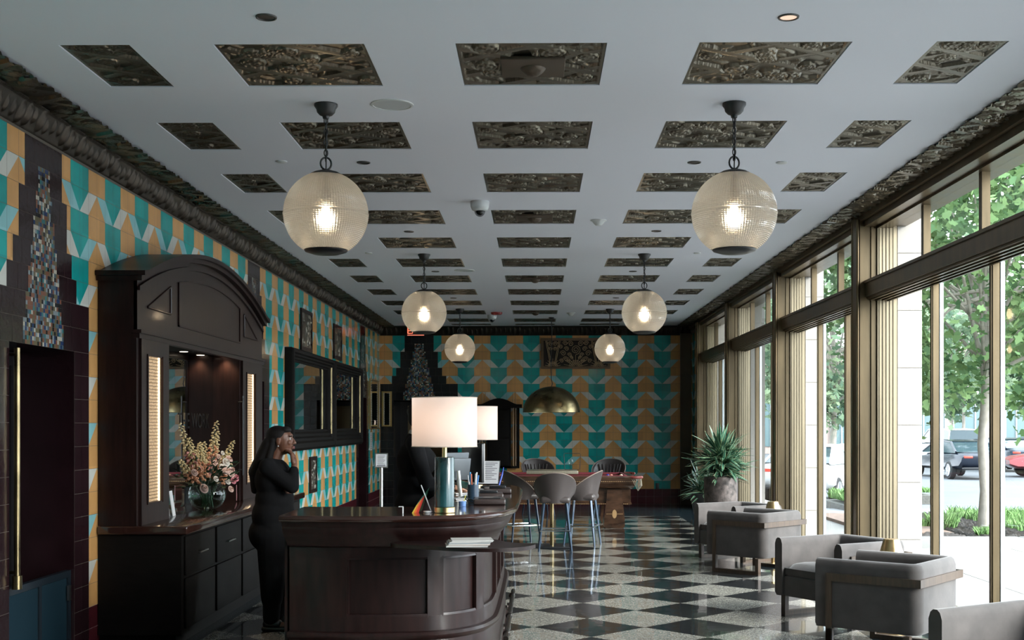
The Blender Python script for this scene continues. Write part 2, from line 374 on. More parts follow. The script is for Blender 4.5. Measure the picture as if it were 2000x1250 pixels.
def clip(poly, u0, u1, v0, v1):
    for ax, lim, sg in ((0,u0,1),(0,u1,-1),(1,v0,1),(1,v1,-1)):
        out = []
        for i in range(len(poly)):
            a, b = poly[i], poly[(i+1) % len(poly)]; da, db = (a[ax]-lim)*sg, (b[ax]-lim)*sg
            if da >= 0: out.append(a)
            if (da >= 0) != (db >= 0):
                t = da/(da-db); out.append((a[0]+(b[0]-a[0])*t, a[1]+(b[1]-a[1])*t))
        poly = out
        if len(poly) < 3: return []
    return poly
STEP = [.29,.29,.375,.375,.46,.545]
def m_outer(r): return STEP[r] if r < 6 else .774
def m_mos(r): return 0 if r < 1 or r > 8 else .09+.036*(r-1)*1.05
def tile_wall(mb, P, u0, u1, phase, portals, skip=(), top=ZT, dark=4, rows=19):
    """P(u,z,d) -> point at distance d in front of the wall; portals are centres along u"""
    G = .0025
    def poly(pts, d, mi): mb.add([P(a, b, d) for a, b in pts], [tuple(range(len(pts)))], mi)
    def rect(a, b, c, d_, dd, mi):
        if b-a > .004 and d_-c > .004: poly([(a,c),(b,c),(b,d_),(a,d_)], dd, mi)
    zb = top-rows*TH
    for r in range(-2 if False else 0, rows+2):
        z1 = top-r*TH if r < rows else zb-(r-rows)*zb/2; z0 = z1-(TH if r < rows else zb/2)
        iv = [(u0, u1)]; dk = []
        for c in portals:
            w = m_outer(min(r, 30)); dk.append((c-w, c+w, c))
            iv = [q for a, b in iv for q in ((a, min(b, c-w)), (max(a, c+w), b)) if q[1]-q[0] > .002]
        for a, b in iv:
            segs = [(a, b)]
            for (s0, s1, t0, t1) in skip:
                if z0 < t1-.01 and z1 > t0+.01: segs = [q for x, y in segs for q in ((x, min(y, s0)), (max(x, s1), y)) if q[1]-q[0] > .002]
            for a2, b2 in segs:
                rect(a2, b2, z0, z1, 0, 5 if r < rows else 6)
                k0 = math.floor((a2-phase)/TW); k1 = math.ceil((b2-phase)/TW)
                for k in range(k0, k1):
                    c0, c1 = phase+k*TW, phase+(k+1)*TW; lo, hi = max(a2, c0)+G/2, min(b2, c1)-G/2
                    if hi-lo < .004: continue
                    zz0, zz1 = z0+G/2, z1-G/2; kk = k % 4
                    if r >= rows: rect(lo, hi, zz0, zz1, .002, 7); continue
                    if r % 2 == 0: rect(lo, hi, zz0, zz1, .002, 0 if kk < 2 else 1); continue
                    TL, TR, BL, BR = (c0,z1),(c1,z1),(c0,z0),(c1,z0); ev = (r//2) % 2
                    back, fwd = (2, 3) if ev else (3, 2)
                    sp = {0: [((TL,TR,BR),0),((TL,BR,BL),back)], 1: [((TL,TR,BL),0),((TR,BR,BL),fwd)],
                          2: [((TR,BR,BL),1),((TL,TR,BL),fwd)], 3: [((TL,BR,BL),1),((TL,TR,BR),back)]}[kk]
                    for tri, mi in sp:
                        q = clip(list(tri), lo, hi, zz0, zz1)
                        if q: poly(q, .002, mi)
        for a, b, c in dk:
            a_, b_ = max(a, u0), min(b, u1); op = .51 if z0 < 2.0 else 0; mo = m_mos(r)
            for s0, s1 in ((a_, min(b_, c-max(op, mo))), (max(a_, c+max(op, mo)), b_)):
                if s1-s0 < .01: continue
                rect(s0, s1, z0, z1, 0, 5); n = max(1, round((s1-s0)/TW))
                for k in range(n): rect(s0+(s1-s0)*k/n+G/2, s0+(s1-s0)*(k+1)/n-G/2, z0+G/2, z1-G/2, .002, dark)
            if mo and not op:
                rect(c-mo, c+mo, z0, z1, 0, 5); nu = int(2*mo/.0269)+1; nz = 6
                for i in range(nu):
                    for j in range(nz):
                        x0 = c-mo+2*mo*i/nu; y0 = z0+(z1-z0)*j/nz
                        rect(x0+.001, x0+2*mo/nu-.001, y0+.001, y0+(z1-z0)/nz-.001, .003, 8+R.choice([0,1,2,3,3,4,5,5,6,6,7]))
        if z0 < 2.12 < z1:
            for a, b, c in dk:
                pass
TM = [teal, ochre, white_t, blue_t, maroon, grout, grout_l, maroon2] + MOS
TMB = [teal, ochre, white_t, blue_t, black_t, grout, grout_l, maroon2] + MOS
# left wall -------------------------------------------------------
P1, P2, P3 = 7.68, 13.42, 21.83
wl = MB(); tile_wall(wl, lambda u,z,d: (XL+d, u, z), 4.2, YB, 8.12, [P1, P2, P3])
wl.box(XL-.04, XL, YN, 4.2, 0, ZC)
wl.add([(XL,4.2,ZT),(XL,YB,ZT),(XL,YB,ZC+.05),(XL,4.2,ZC+.05)], [(0,1,2,3)], 5)
for c in (P1, P2, P3):                                      # door recesses: tiled reveals and lintel
    a, b, zt = c-.51, c+.51, ZT-8*TH
    wl.add([(XL,a,0),(XL-.9,a,0),(XL-.9,a,zt),(XL,a,zt)], [(0,1,2,3)], 4); wl.add([(XL,b,0),(XL,b,zt),(XL-.9,b,zt),(XL-.9,b,0)], [(0,1,2,3)], 4)
    wl.add([(XL,a,zt),(XL-.9,a,zt),(XL-.9,b,zt),(XL,b,zt)], [(0,1,2,3)], 4)
    wl.add([(XL-.9,a,0),(XL-.9,b,0),(XL-.9,b,zt),(XL-.9,a,zt)], [(0,1,2,3)], 4)
struct(wl, 'wall_left', TM, fix=False)
# back wall -------------------------------------------------------
PB = -2.35
wb = MB(); tile_wall(wb, lambda u,z,d: (u, YB-d, z), XL, XR, -.268, [PB], dark=4)
wb.box(XL-.1, XR+.3, YB+.0, YB+.05, ZT, ZC+.05, 5)
a, b, zt = PB-.51, PB+.51, ZT-8*TH
for q in ([(a,YB,0),(a,YB+1.6,0),(a,YB+1.6,zt),(a,YB,zt)], [(b,YB,0),(b,YB,zt),(b,YB+1.6,zt),(b,YB+1.6,0)], [(a,YB,zt),(a,YB+1.6,zt),(b,YB+1.6,zt),(b,YB,zt)], [(a,YB+1.6,0),(b,YB+1.6,0),(b,YB+1.6,zt),(a,YB+1.6,zt)]):
    wb.add(q, [(0,1,2,3)], 4)
struct(wb, 'wall_back', TMB, fix=False)
nw = MB(); nw.box(XL-.05, 3.6, YN-.1, YN, 0, ZC+.1); struct(nw, 'wall_near', M('dark_wall', (.05,.045,.04), .7))
# short tiled end of the window wall
wr = MB(); tile_wall(wr, lambda u,z,d: (XR-d, u, z), 23.17, YB, 24.3-4*TW+.003, [])
wr.box(XR, 3.5, 23.17, YB+.05, 0, ZC+.05, 5)
struct(wr, 'wall_right', TM, fix=False)
pc = MB(); pc.box(2.86, 3.066, 24.16, 24.295, 0, 3.40); struct(pc, 'trim_1', M('dark_corner_post', (.055,.04,.022), .4, var=.2))

# cornices --------------------------------------------------------
def cornice_strip(name, x_in, x_out, y0, y1, seed, wave):
    """relief soffit from x_in (toward the room) to x_out, scalloped inner edge"""
    w = abs(x_out-x_in); mod = 1.6; res = .0095; nx = int(w/res); ny = int(mod/res)
    X, Y, H = relief(nx, ny, w, mod, seed, frame=0)
    H = np.minimum(H, .02); nrep = int(math.ceil((y1-y0)/mod)); cos, Fs = [], []
    keep = X > .012+.012*np.abs(np.sin(Y*PI/.1)) + .006*np.sin(Y*2*PI/.4)
    i = np.arange((ny-1)*(nx-1)); r_, c_ = i//(nx-1), i % (nx-1); ok = keep[r_, c_]; a = (r_*nx+c_)[ok]
    F0 = np.stack([a, a+nx, a+nx+1, a+1], -1)
    sg = 1 if x_out > x_in else -1
    for k in range(nrep):
        yy = y0+k*mod+Y*(mod+res*.5)/mod
        cos.append(np.stack([x_in+sg*X, np.minimum(yy, y1), ZC-.006-H], -1).reshape(-1,3)); Fs.append(F0+k*nx*ny)
    me = np_mesh(name, np.concatenate(cos), np.concatenate(Fs), bronze_r)
    return obj(name, me, kind='structure')
cornice_strip('trim_2', -2.80, -3.05, 5.2, YB, 3, 1)
cornice_strip('trim_3', 2.76, 3.02, 5.2, YB, 9, 1)
# moulded egg and leaf band under the soffit (left wall and back wall)
def egg_band(name, P, L, seed):
    res = .009; ny = int(L/res); nx = 20; rg = np.random.RandomState(seed)
    t = np.linspace(0, 1, nx); Yv = np.linspace(0, L, ny); T_, Y_ = np.meshgrid(t, Yv)
    H = .006*np.ones_like(T_)
    for k in range(int(L/.095)):
        c = k*.095+.03; big = (k % 7) in (0,1,3)
        B = (.030 if big else .018)*rg.uniform(.8,1.1); A = .42 if big else .28; t0 = rg.uniform(.45,.58) if big else .35+.3*rg.rand()
        q = 1-((Y_-c)/B)**2-((T_-t0)/A)**2; H = np.maximum(H, np.where(q > 0, (.05 if big else .034)*np.sqrt(np.clip(q,0,1)), 0))
    H = np.where(T_ < .1, .016+.006*np.sin(Y_*2*PI/.022), H)
    H = np.where(T_ > .97, 0, H)
    co = np.array([P(y, tt, h) for y, tt, h in zip(Y_.ravel(), T_.ravel(), H.ravel())])
    i = np.arange((ny-1)*(nx-1)); a = (i//(nx-1))*nx+i % (nx-1); F = np.stack([a, a+nx, a+nx+1, a+1], -1)
    return obj(name, np_mesh(name, co, F, bronze_d), kind='structure')
egg_band('trim_4', lambda y,t,h: (-3.045-.085*t+h*.6, 5.2+y, 3.545-.16*t-h*.45), YB-5.2, 1)
egg_band('trim_5', lambda x,t,h: (XL+x, 24.19+.11*t-h*.5, 3.545-.175*t-h*.3), XR-XL+.1, 5)

# ceiling relief panels ----------------------------------------------
big = [relief_mesh('relief_a', .78, .78, 11, bronze_r), relief_mesh('relief_b', .78, .78, 23, bronze_r), relief_mesh('relief_c', .78, .78, 37, bronze_r)]
small = relief_mesh('relief_d', .364, .78, 5, bronze_r, res=.006)
thinb = relief_mesh('relief_e', .78, .354, 6, bronze_r, res=.008); thins = relief_mesh('relief_f', .364, .354, 7, bronze_r, res=.008)
ordn = ['first','second','third','fourth','fifth','sixth','seventh','eighth','ninth','tenth','eleventh','twelfth']
coln = ['narrow far left','wide left','middle','wide right','narrow window side']
for j, (a, b) in enumerate(ROWS):
    for i, (c, w) in enumerate(zip(CX, CW)):
        me = (thinb if w > .5 else thins) if j == 11 else (big[(i+j) % 3] if w > .5 else small)
        sh = 'shallow ' if j == 11 else ''
        obj('ceiling_relief_panel', me, None, '%sbronze relief ceiling panel, %s column, %s row from camera' % (sh, coln[i], ordn[j]), 'ceiling panel', 'bronze relief panels set in the ceiling', loc=(c, (a+b)/2, ZC+.022))
plate_m = M('bronze_plate', (.075,.055,.04), .45, .4, var=.2)
for j in (0, 3, 6, 9):
    a, b = ROWS[j]; y = (a+b)/2+.02
    t = thing('ceiling_speaker_plate', 'brown flat plate with round drop speaker in the middle relief panel, %s row back' % ordn[j], 'speaker', (-.02, y, ZC), 0, 'speaker plates in the middle panels')
    m = MB(); m.rbox(-.175, .175, -.17, .17, -.012, .010, .004); m.build('mounting_plate', plate_m, t)
    m = MB(); m.lathe([(0,-.055),(.03,-.05),(.05,-.036),(.062,-.025),(.07,-.013),(.07,-.011)], 24); m.build('speaker_dome', plate_m, t)

# ceiling fittings -----------------------------------------------------
def downlight(x, y, lit, label):
    t = thing('recessed_downlight', label, 'ceiling light', (x, y, ZC), 0, 'recessed ceiling downlights')
    m = MB(); m.lathe([(.052,0),(.050,-.006),(.043,-.007),(.040,.0),(.036,.035),(.036,.0352)], 24, caps=False); m.build('trim_ring', M('dark_ring', (.06,.05,.045), .5) if 'dk' not in globals() else dk, t)
    m = MB(); m.lathe([(0,-.002),(.040,-.002)], 24, caps=False); m.build('lens', LIT if lit else UNL, t)
dk = M('dark_ring', (.05,.045,.042), .5); LIT = emit('lit_lens', (1,.72,.55), .55); UNL = M('unlit_lens', (.045,.035,.035), .3)
dls = [(-1.307,5.862,0),(1.218,5.897,1),(-1.30,9.12,0),(1.184,9.15,0),(-1.3,12.38,0),(1.218,12.38,0),(-1.298,15.6,0),(1.236,15.62,0),(-1.29,18.87,0),(1.23,18.87,0)]
for k, (x, y, l) in enumerate(dls):
    downlight(x, y, l, '%s dark ringed ceiling downlight, %s, %s pair back from camera' % ('pink lit' if l else 'unlit', 'left side' if x < 0 else 'window side', ordn[k//2]))
for k, (x, y) in enumerate([(-1.908,9.073),(1.842,9.161),(-1.926,13.921),(1.844,13.973)]):
    m = MB(); m.lathe([(.043,0),(.042,-.005),(.034,-.009),(0,-.009)], 20)
    m.build('sprinkler_cover', pure_w, None, 'small white sprinkler cover disc on the ceiling, %s, %s' % ('left side' if x < 0 else 'window side', 'nearer one' if y < 10 else 'further one'), 'sprinkler', 'white sprinkler covers', loc=(x, y, ZC))
for k, (x, y) in enumerate([(-.889,7.474),(-.921,15.505)]):
    t = thing('ceiling_speaker', 'round white speaker grille in the ceiling, %s' % ('beside the big left globe pendant' if k == 0 else 'further back beside the second left pendant'), 'speaker', (x, y, ZC), 0, 'round ceiling speakers')
    m = MB(); m.lathe([(.132,0),(.130,-.005),(.118,-.007),(.118,-.002)], 40, caps=False); m.build('rim', pure_w, t)
    m = MB(); m.lathe([(0,-.004),(.118,-.004)], 40, caps=False); m.build('grille', M('grille_white', (.5,.52,.54), .7, bump=.3, bscale=400), t)
for k, (x, y) in enumerate([(-.501,10.73),(-.798,21.79)]):
    t = thing('dome_camera', 'white dome security camera with black eye on the ceiling, %s' % ('nearer one in open ceiling' if k == 0 else 'far one beside the red strobe'), 'camera', (x, y, ZC), 0, 'dome cameras')
    m = MB(); m.lathe([(.082,0),(.084,-.012),(.080,-.05),(.07,-.075),(.052,-.085),(0,-.088)], 32); m.build('housing', pure_w, t)
    m = MB(); m.sphere((0,0,-.088), .047, 20); m.build('dome', glassy('smoked_dome', (.5,.5,.52)), t)
    m = MB(); m.sphere((0,-.006,-.09), .034, 16); m.build('lens', blackm, t)
for k, (x, y) in enumerate([(.597,11.724),(.604,21.407)]):
    m = MB(); m.lathe([(.078,0),(.078,-.006),(.062,-.012),(.045,-.035),(.03,-.05),(.026,-.052),(0,-.053)], 28)
    m.build('smoke_detector', pure_w, None, 'white smoke detector on the ceiling, %s' % ('nearer one right of the middle panels' if k == 0 else 'far one near the back wall'), 'smoke detector', 'smoke detectors', loc=(x, y, ZC))
m = MB(); m.lathe([(.1,0),(.1,-.02),(.085,-.04),(0,-.042)], 24); m.build('fire_strobe', M('red_plastic', (.25,.015,.015), .4), None, 'red round fire alarm strobe on the ceiling by the far camera', 'alarm', loc=(-.70, 21.3, ZC))
# ================================================================ WINDOW WALL (right)
XG = 3.34                                               # glass plane
mull = {0:(.95,2.15)}
def pilaster(y, name):
    m = MB()
    m.box(3.0, 3.02, y+.03, y+.19, 0, 3.50); m.box(3.02, 3.12, y, y+.22, 0, 3.50)
    for q in (y+.01, y+.19): m.tube([(3.005,q+.01,0),(3.005,q+.01,3.5)], .015, 8)
    m.box(3.12, 3.17, y-.02, y+.24, 0, 3.49); m.box(3.17, XG+.01, y-.05, y+.27, 0, 3.49, 1)
    for k in range(5):                                  # fluted jambs facing along the wall
        x = 3.185+k*.032; m.box(x, x+.016, y-.062, y-.05, 0, 3.48, 1); m.box(x, x+.016, y+.27, y+.282, 0, 3.48, 1)
    struct(m, name, [bronze, bronze_l])
for k, y in enumerate(_near):
    pilaster(y, 'trim_%d' % (6+k))
ws = MB()                                               # header strip, plinth strip
ws.box(3.02, 3.14, YN, YB, 3.485, 3.551); ws.box(3.06, XG+.1, YN, YB, 3.43, 3.52); ws.tube([(3.04,YN,3.50),(3.04,YB,3.50)], .02, 8)
struct(ws, 'trim_20', bronze)
for bi, (a, b) in enumerate(BAYS):
    near = bi >= 4
    if b > 20 and b > 22.8: pass
    o1, o2 = [(1.2,2.4),(1.2,2.4),(1.22,2.545),(1.0,2.26),(.85,2.08),(.72,1.92)][bi]
    mu = [b-o1, b-o2]
    t = obj('window_%d' % (bi+1), None, kind='structure')
    f = MB()
    # transom beam with stepped soffit
    f.box(3.07, XG+.05, a-.02, b, 2.775, 2.90); f.box(3.055, 3.10, a-.02, b, 2.90, 2.925); f.box(3.09, XG, a-.02, b, 2.755, 2.775)
    for k in range(4): f.box(3.11+k*.05, 3.13+k*.05, a, b, 2.742-.004*k, 2.757)
    f.box(3.17, 3.30, a, b, 2.925, 2.955); f.box(3.17, 3.30, a, b, 3.41, 3.44); f.box(3.14, 3.2, a, b, 3.44, 3.47)
    f.build('transom_frame', bronze, t, kind='structure')
    f = MB(); f.box(3.12, XG+.1, a, b, 0, .09); f.box(3.09, XG+.08, a, b, .09, .11); f.build('sill_frame', bronze, t, kind='structure')
    for y in mu:
        f = MB(); f.box(XG-.045, XG+.002, y-.03, y+.03, .1, 2.76); f.box(XG-.055, XG-.045, y-.018, y+.018, .1, 2.76)
        f.box(3.215, 3.275, y-.032, y+.032, 2.95, 3.42); f.build('mullion', bronze, t, kind='structure')
        f = MB(); f.box(XG+.010, XG+.04, y-.033, y+.033, .1, 2.76, 0); f.build('outer_mullion', alu, t, kind='structure')
    edges = [a] + sorted(mu) + [b]
    for k in range(3):
        y0, y1 = edges[k], edges[k+1]
        for z0, z1 in ((.11, 2.757), (2.955, 3.41)):
            xg = XG if z0 < 1 else 3.27
            g = MB(); g.box(xg, xg+.008, y0+.005, y1-.005, z0, z1); g.build('pane', glass, t, kind='structure')

m = MB(); m.box(3.06, 3.5, YN, -.7, 0, ZC); struct(m, 'wall_right', M('dark_panelled_wall', (.05,.04,.03), .5))
# ================================================================ LEFT WALL FIXTURES
# mirror frames between the doors
def big_mirror(y0, y1, z0, z1, label, group):
    t = thing('wall_mirror', label, 'mirror', (XL, (y0+y1)/2, z0), 0, group)
    h = (y1-y0)/2; H = z1-z0; m = MB()
    prof = [(0,.0),(0,.09),(.02,.12),(.055,.12),(.07,.09),(.09,.09),(.105,.06),(.125,.06),(.14,.03),(.155,.03),(.16,.012),(.16,0)]
    # rectangular picture-frame sweep, in the wall plane: path in (y,z)
    pth = [(-h,0),(h,0),(h,H),(-h,H)]
    vs = []
    for (cy, cz), (sy, sz) in zip(pth, ((1,1),(-1,1),(-1,-1),(1,-1))):
        vs += [(d, cy+sy*i, cz+sz*i*(1.7 if cz == 0 else 1)) for i, d in prof]
    n = len(prof); fs = []
    for i in range(4):
        for j in range(n-1): fs.append((i*n+j, i*n+j+1, ((i+1)%4)*n+j+1, ((i+1)%4)*n+j))
    m.add(vs, fs); m.build('frame', wood_blk, t)
    m = MB(); m.box(.004, .010, -h+.15, h-.15, .22, H-.15); m.build('mirror_glass', mirror, t)
    for s in (-1, 1): m = MB(); m.tube([(.075,s*(h-.115),.2),(.075,s*(h-.115),H-.12)], .014, 8); m.build('bead', brass_old, t)
big_mirror(15.05, 18.17, 1.25, 2.55, 'large mirror in a deep ebonised frame, nearer of the two on the left tiled wall', 'framed mirrors on the left wall')
big_mirror(18.22, 21.10, 1.25, 2.55, 'large mirror in a deep ebonised frame, further of the two on the left tiled wall', 'framed mirrors on the left wall')
def wall_grille(y0, y1, z0, z1, label, group, seed):
    t = thing('wall_grille', label, 'grille', (XL, (y0+y1)/2, z0), 0, group); h = (y1-y0)/2; H = z1-z0
    m = MB(); m.box(.003,.03,-h,-h+.05,0,H); m.box(.003,.03,h-.05,h,0,H); m.box(.003,.03,-h+.05,h-.05,0,.05); m.box(.003,.03,-h+.05,h-.05,H-.05,H); m.build('frame', wood, t)
    o = obj('relief', relief_mesh('relief_g', 2*h-.1, H-.1, seed, bronze_r, res=.012, frame=0), t, loc=(.008, 0, H/2)); o.rotation_euler = Matrix(((0,0,-1),(-1,0,0),(0,1,0))).to_euler()
wall_grille(16.02, 16.80, 2.575, 3.13, 'carved dark relief grille high on the left wall, nearer one over the mirrors', 'relief grilles above the mirrors', 41)
wall_grille(18.62, 19.36, 2.60, 3.14, 'carved dark relief grille high on the left wall, further one over the mirrors', 'relief grilles above the mirrors', 42)
wall_grille(16.66, 17.16, .64, 1.14, 'small carved relief grille low on the left wall under the near mirror', None, 43)
# gilt beaded mirrors in the far left corner
def gilt(name, T_, w, h, label):
    t = thing(name, label, 'mirror', group='gilt framed mirrors in the far left corner'); t.matrix_world = T_
    m = MB(); m.box(-w/2,-w/2+.03,-.03,0,0,h); m.box(w/2-.03,w/2,-.03,0,0,h); m.box(-w/2+.03,w/2-.03,-.03,0,0,.03); m.box(-w/2+.03,w/2-.03,-.03,0,h-.03,h); m.build('frame', gold, t)
    m = MB(); m.box(-w/2+.03,w/2-.03,-.01,-.004,.03,h-.03); m.build('mirror_glass', mirror, t)
    for s in (-1, 1):
        m = MB(); m.tube([(s*(w/2-.042),-.026,.02),(s*(w/2-.042),-.026,h-.02)], .006, 6)
        for k in range(int(h/.045)): m.sphere((s*(w/2-.042), -.03, .03+k*.045), .012, 6)
        m.build('beading', M('ivory_bead', (.6,.5,.36), .4), t)
gilt('gilt_mirror', Matrix.Translation((XL+.004, 23.3, 1.5)) @ Matrix.Rotation(PI/2, 4, 'Z'), 1.3, .95, 'gilt beaded mirror at the far end of the left wall')
gilt('gilt_mirror', Matrix.Translation((-2.995, YB-.005, 1.55)), .2, .70, 'narrow gilt beaded mirror on the back wall beside the dark doorway')
# doors in the recesses
def recess_door(c, nm, glassy_low):
    t = obj(nm, None, kind='structure', loc=(XL-.42, c, 0)); m = MB()
    m.box(-.03,.03,-.505,-.42,0,2.07); m.box(-.03,.03,.42,.505,0,2.07); m.box(-.03,.03,-.42,.42,1.98,2.07); m.box(-.03,.03,-.42,.42,0,.2); m.box(-.015,.015,-.42,.42,.2,1.98)
    m.build('leaf', M('dark_door', (.012,.012,.013), .3), t, kind='structure')
recess_door(P2, 'door_2', 0); recess_door(P3, 'door_3', 0); recess_door(P1, 'door_1', 0)
m = MB(); m.tube([(XL+.03,7.215,.66),(XL+.03,7.215,2.04)], .018, 12); m.tube([(XL+.03,7.215,.60),(XL+.03,7.215,.68)], .03, 12)
for z in (.7, 2.0): m.tube([(XL+.03,7.215,z),(XL-.02,7.215,z)], .010, 8)
m.build('door_pull', brass_old, None, 'tall brass pull bar at the left edge of the near dark doorway', 'door pull')
t = thing('half_door', 'low reeded blue glass half door in the near left doorway', 'half door', (XL-.04, P1, 0))
m = MB(); m.box(-.02,.02,-.505,-.46,0,.60); m.box(-.02,.02,.46,.505,0,.60); m.box(-.02,.02,-.46,.46,.555,.60); m.box(-.02,.02,-.46,.46,0,.08); m.box(-.02,.02,-.02,.02,.08,.555); m.build('frame', M('blue_grey_metal', (.008,.014,.02), .4), t)
m = MB(); [m.tube([(0,-.45+k*.0225,.09),(0,-.45+k*.0225,.55)], .011, 6) for k in range(41)]; m.build('reeded_panel', M('reeded_glass', (.008,.022,.032), .25), t)
m = MB(); m.box(.018,.035,.44,.47,.40,.50); m.build('hinge', steel, t)

# ================================================================ BACK-BAR CABINET
BY0, BY1 = 8.62, 12.55; BL = BY1-BY0
cab = thing('arched_back_bar', 'tall dark mahogany back bar with arched top, mirror and lit side panels', 'cabinet', (XL+.002, BY0, 0))
xb = .005
def arch(y): q = (y-BL/2)/(BL/2); return 2.64+.34*(1-q*q)
m = MB()                                                # lower cabinet
m.box(xb, .60, 0, BL+.4, .08, .80); m.box(xb, .55, .03, BL+.37, 0, .08); m.build('base_cabinet', wood_blk, cab)
m = MB(); m.rbox(xb, .65, -.03, BL+.43, .80, .86, .012); m.build('counter', wood_top, cab)
for k in range(5):
    y0 = .06+k*.84; m = MB(); m.rbox(.602,.620,y0,y0+.78,.50,.78,.005); d = m.build('drawer', wood_blk, cab)
    m = MB(); m.tube([(.64,y0+.28,.64),(.64,y0+.50,.64)], .006, 8); m.tube([(.62,y0+.29,.64),(.64,y0+.29,.64)], .004, 6); m.tube([(.62,y0+.49,.64),(.64,y0+.49,.64)], .004, 6); m.build('handle', steel, d)
    m = MB(); m.rbox(.602,.620,y0,y0+.78,.12,.48,.005); m.build('door', wood_blk, cab)
m = MB()                                                # side cheeks, with the near side face
m.box(xb, .28, .0, .05, .86, 2.64); m.build('side_panel', wood, cab)
for x1_, a_, b_, z1_ in ((.28,BL-.05,BL,2.64),(.26,.70,.73,2.25),(.26,BL-.90,BL-.87,2.25)):
    m = MB(); m.box(xb, x1_, a_, b_, .86, z1_); m.build('side_panel', wood, cab)
for nm, y0, y1 in (('upright', .05, .70), ('upright', BL-.87, BL-.05)):
    m = MB(); c0, c1 = ((.19,.53) if y0 < 1 else (BL-.72,BL-.36))
    m.box(.26,.30,y0,c0,.86,2.25); m.box(.26,.30,c1,y1,.86,2.25); m.box(.26,.30,c0,c1,.86,1.01); m.box(.26,.30,c0,c1,2.085,2.25)
    m.box(.30,.308,c0-.02,c0,1.0,2.095); m.box(.30,.308,c1,c1+.02,1.0,2.095); m.build(nm, wood, cab)
LED = emit('warm_light_strip', (1,.74,.46), 1.6)
ala = bpy.data.materials.new('lit_onyx'); ala.use_nodes = True
n_ = ala.node_tree; p_ = n_.nodes['Principled BSDF']; tx = n_.nodes.new('ShaderNodeTexNoise'); tx.inputs['Scale'].default_value = 30
mp_ = n_.nodes.new('ShaderNodeMapping'); mp_.inputs['Scale'].default_value = (1,1,4); tc_ = n_.nodes.new('ShaderNodeTexCoord')
n_.links.new(tc_.outputs['Object'], mp_.inputs[0]); n_.links.new(mp_.outputs[0], tx.inputs['Vector'])
rp = n_.nodes.new('ShaderNodeValToRGB'); rp.color_ramp.elements[0].position = .35; rp.color_ramp.elements[0].color = (.55,.33,.14,1); rp.color_ramp.elements[1].position = .7; rp.color_ramp.elements[1].color = (1,.72,.42,1)
n_.links.new(tx.outputs['Fac'], rp.inputs[0]); n_.links.new(rp.outputs[0], p_.inputs['Emission Color']); p_.inputs['Emission Strength'].default_value = .50; p_.inputs['Base Color'].default_value = (.12,.08,.05,1)
for c0, c1 in ((.19,.53), (BL-.72,BL-.36)):
    m = MB(); m.box(.265,.272,c0,c1,1.01,2.085); lp = m.build('lit_panel', ala, cab)
    m = MB(); [m.box(.2725,.280,c0,c1,1.01+k*.0245,1.0135+k*.0245, 0) for k in range(44)]; m.build('louvre', M('louvre', (.10,.06,.03), .5), lp)
    m = MB(); m.box(.2735,.283,c1-.028,c1-.002,1.01,2.085); m.build('light_strip', LED, lp)
m = MB()                                                # arched frieze and crown
N = 40; yy = [BL*i/N for i in range(N+1)]
front = [(y, 2.25) for y in (0, BL)]
poly = [(y, arch(y)) for y in yy] + [(BL, 2.25), (0, 2.25)]
vs = [(.26, y, z) for y, z in poly]+[(.285, y, z) for y, z in poly]; n = len(poly)
m.add(vs, [tuple(range(n)), tuple(range(2*n-1, n-1, -1))]+[(j,(j+1)%n,n+(j+1)%n,n+j) for j in range(n)]); m.build('frieze', wood_h, cab)
m = MB()
def arcband(mb, x0, x1, dz0, dz1, ya, yb, f=arch, mi=0, n=36):
    ys_ = [ya+(yb-ya)*i/n for i in range(n+1)]; vs = []
    for y in ys_: vs += [(x0,y,f(y)+dz0),(x1,y,f(y)+dz0),(x1,y,f(y)+dz1),(x0,y,f(y)+dz1)]
    fs = [(4*i+j,4*i+(j+1)%4,4*i+4+(j+1)%4,4*i+4+j) for i in range(n) for j in range(4)]+[(0,1,2,3),(4*n+3,4*n+2,4*n+1,4*n)]
    mb.add(vs, fs, mi)
arcband(m, xb, .36, .0, .035, -.06, BL+.06, lambda y: arch(min(max(y,0),BL))); arcband(m, xb, .33, -.035, 0, -.04, BL+.04, lambda y: arch(min(max(y,0),BL))); arcband(m, .28, .305, -.10, -.07, .0, BL)
m.build('crown_moulding', wood_h, cab)
m = MB(); m.box(.26,.32,-.02,BL+.02,2.235,2.26); m.box(.26,.305,-.01,BL+.01,2.20,2.235); m.build('cornice_rail', wood_h, cab)
m = MB()
def in_arch(y): return arch(y)-.19
pts = [(BL*.27+ (BL*.46)*i/20) for i in range(21)]
m2 = MB(); ya, yb_ = BL*.25, BL*.76
arcband(m2, .285, .296, -.20, -.185, ya, yb_); m2.box(.285,.296,ya,yb_,2.36,2.375); m2.box(.285,.296,ya,ya+.02,2.36,arch(ya)-.19); m2.box(.285,.296,yb_-.02,yb_,2.36,arch(yb_)-.19)
for s in (0, 1):
    f = (lambda y: y) if s == 0 else (lambda y: BL-y); a_, b_ = f(.22), f(.78)
    tri = [(a_,2.44),(b_,2.44),(b_,2.65)]
    for i in range(3):
        (y0_,z0_),(y1_,z1_) = tri[i], tri[(i+1)%3]; m2.tube([(.288,y0_,z0_),(.288,y1_,z1_)], .009, 6)
m2.build('frieze_panel', wood, cab)
m = MB(); m.box(xb,.26,.05,BL-.05,2.25,2.27); m.build('niche_soffit', wood_blk, cab)
m = MB(); m.box(xb,.02,.70,BL-.87,.86,2.25); m.build('back_mirror', mirror, cab)
for a_ in (.70, BL-.91): m = MB(); m.box(.262,.275,a_,a_+.04,.86,2.25); m.build('inner_trim', wood, cab)
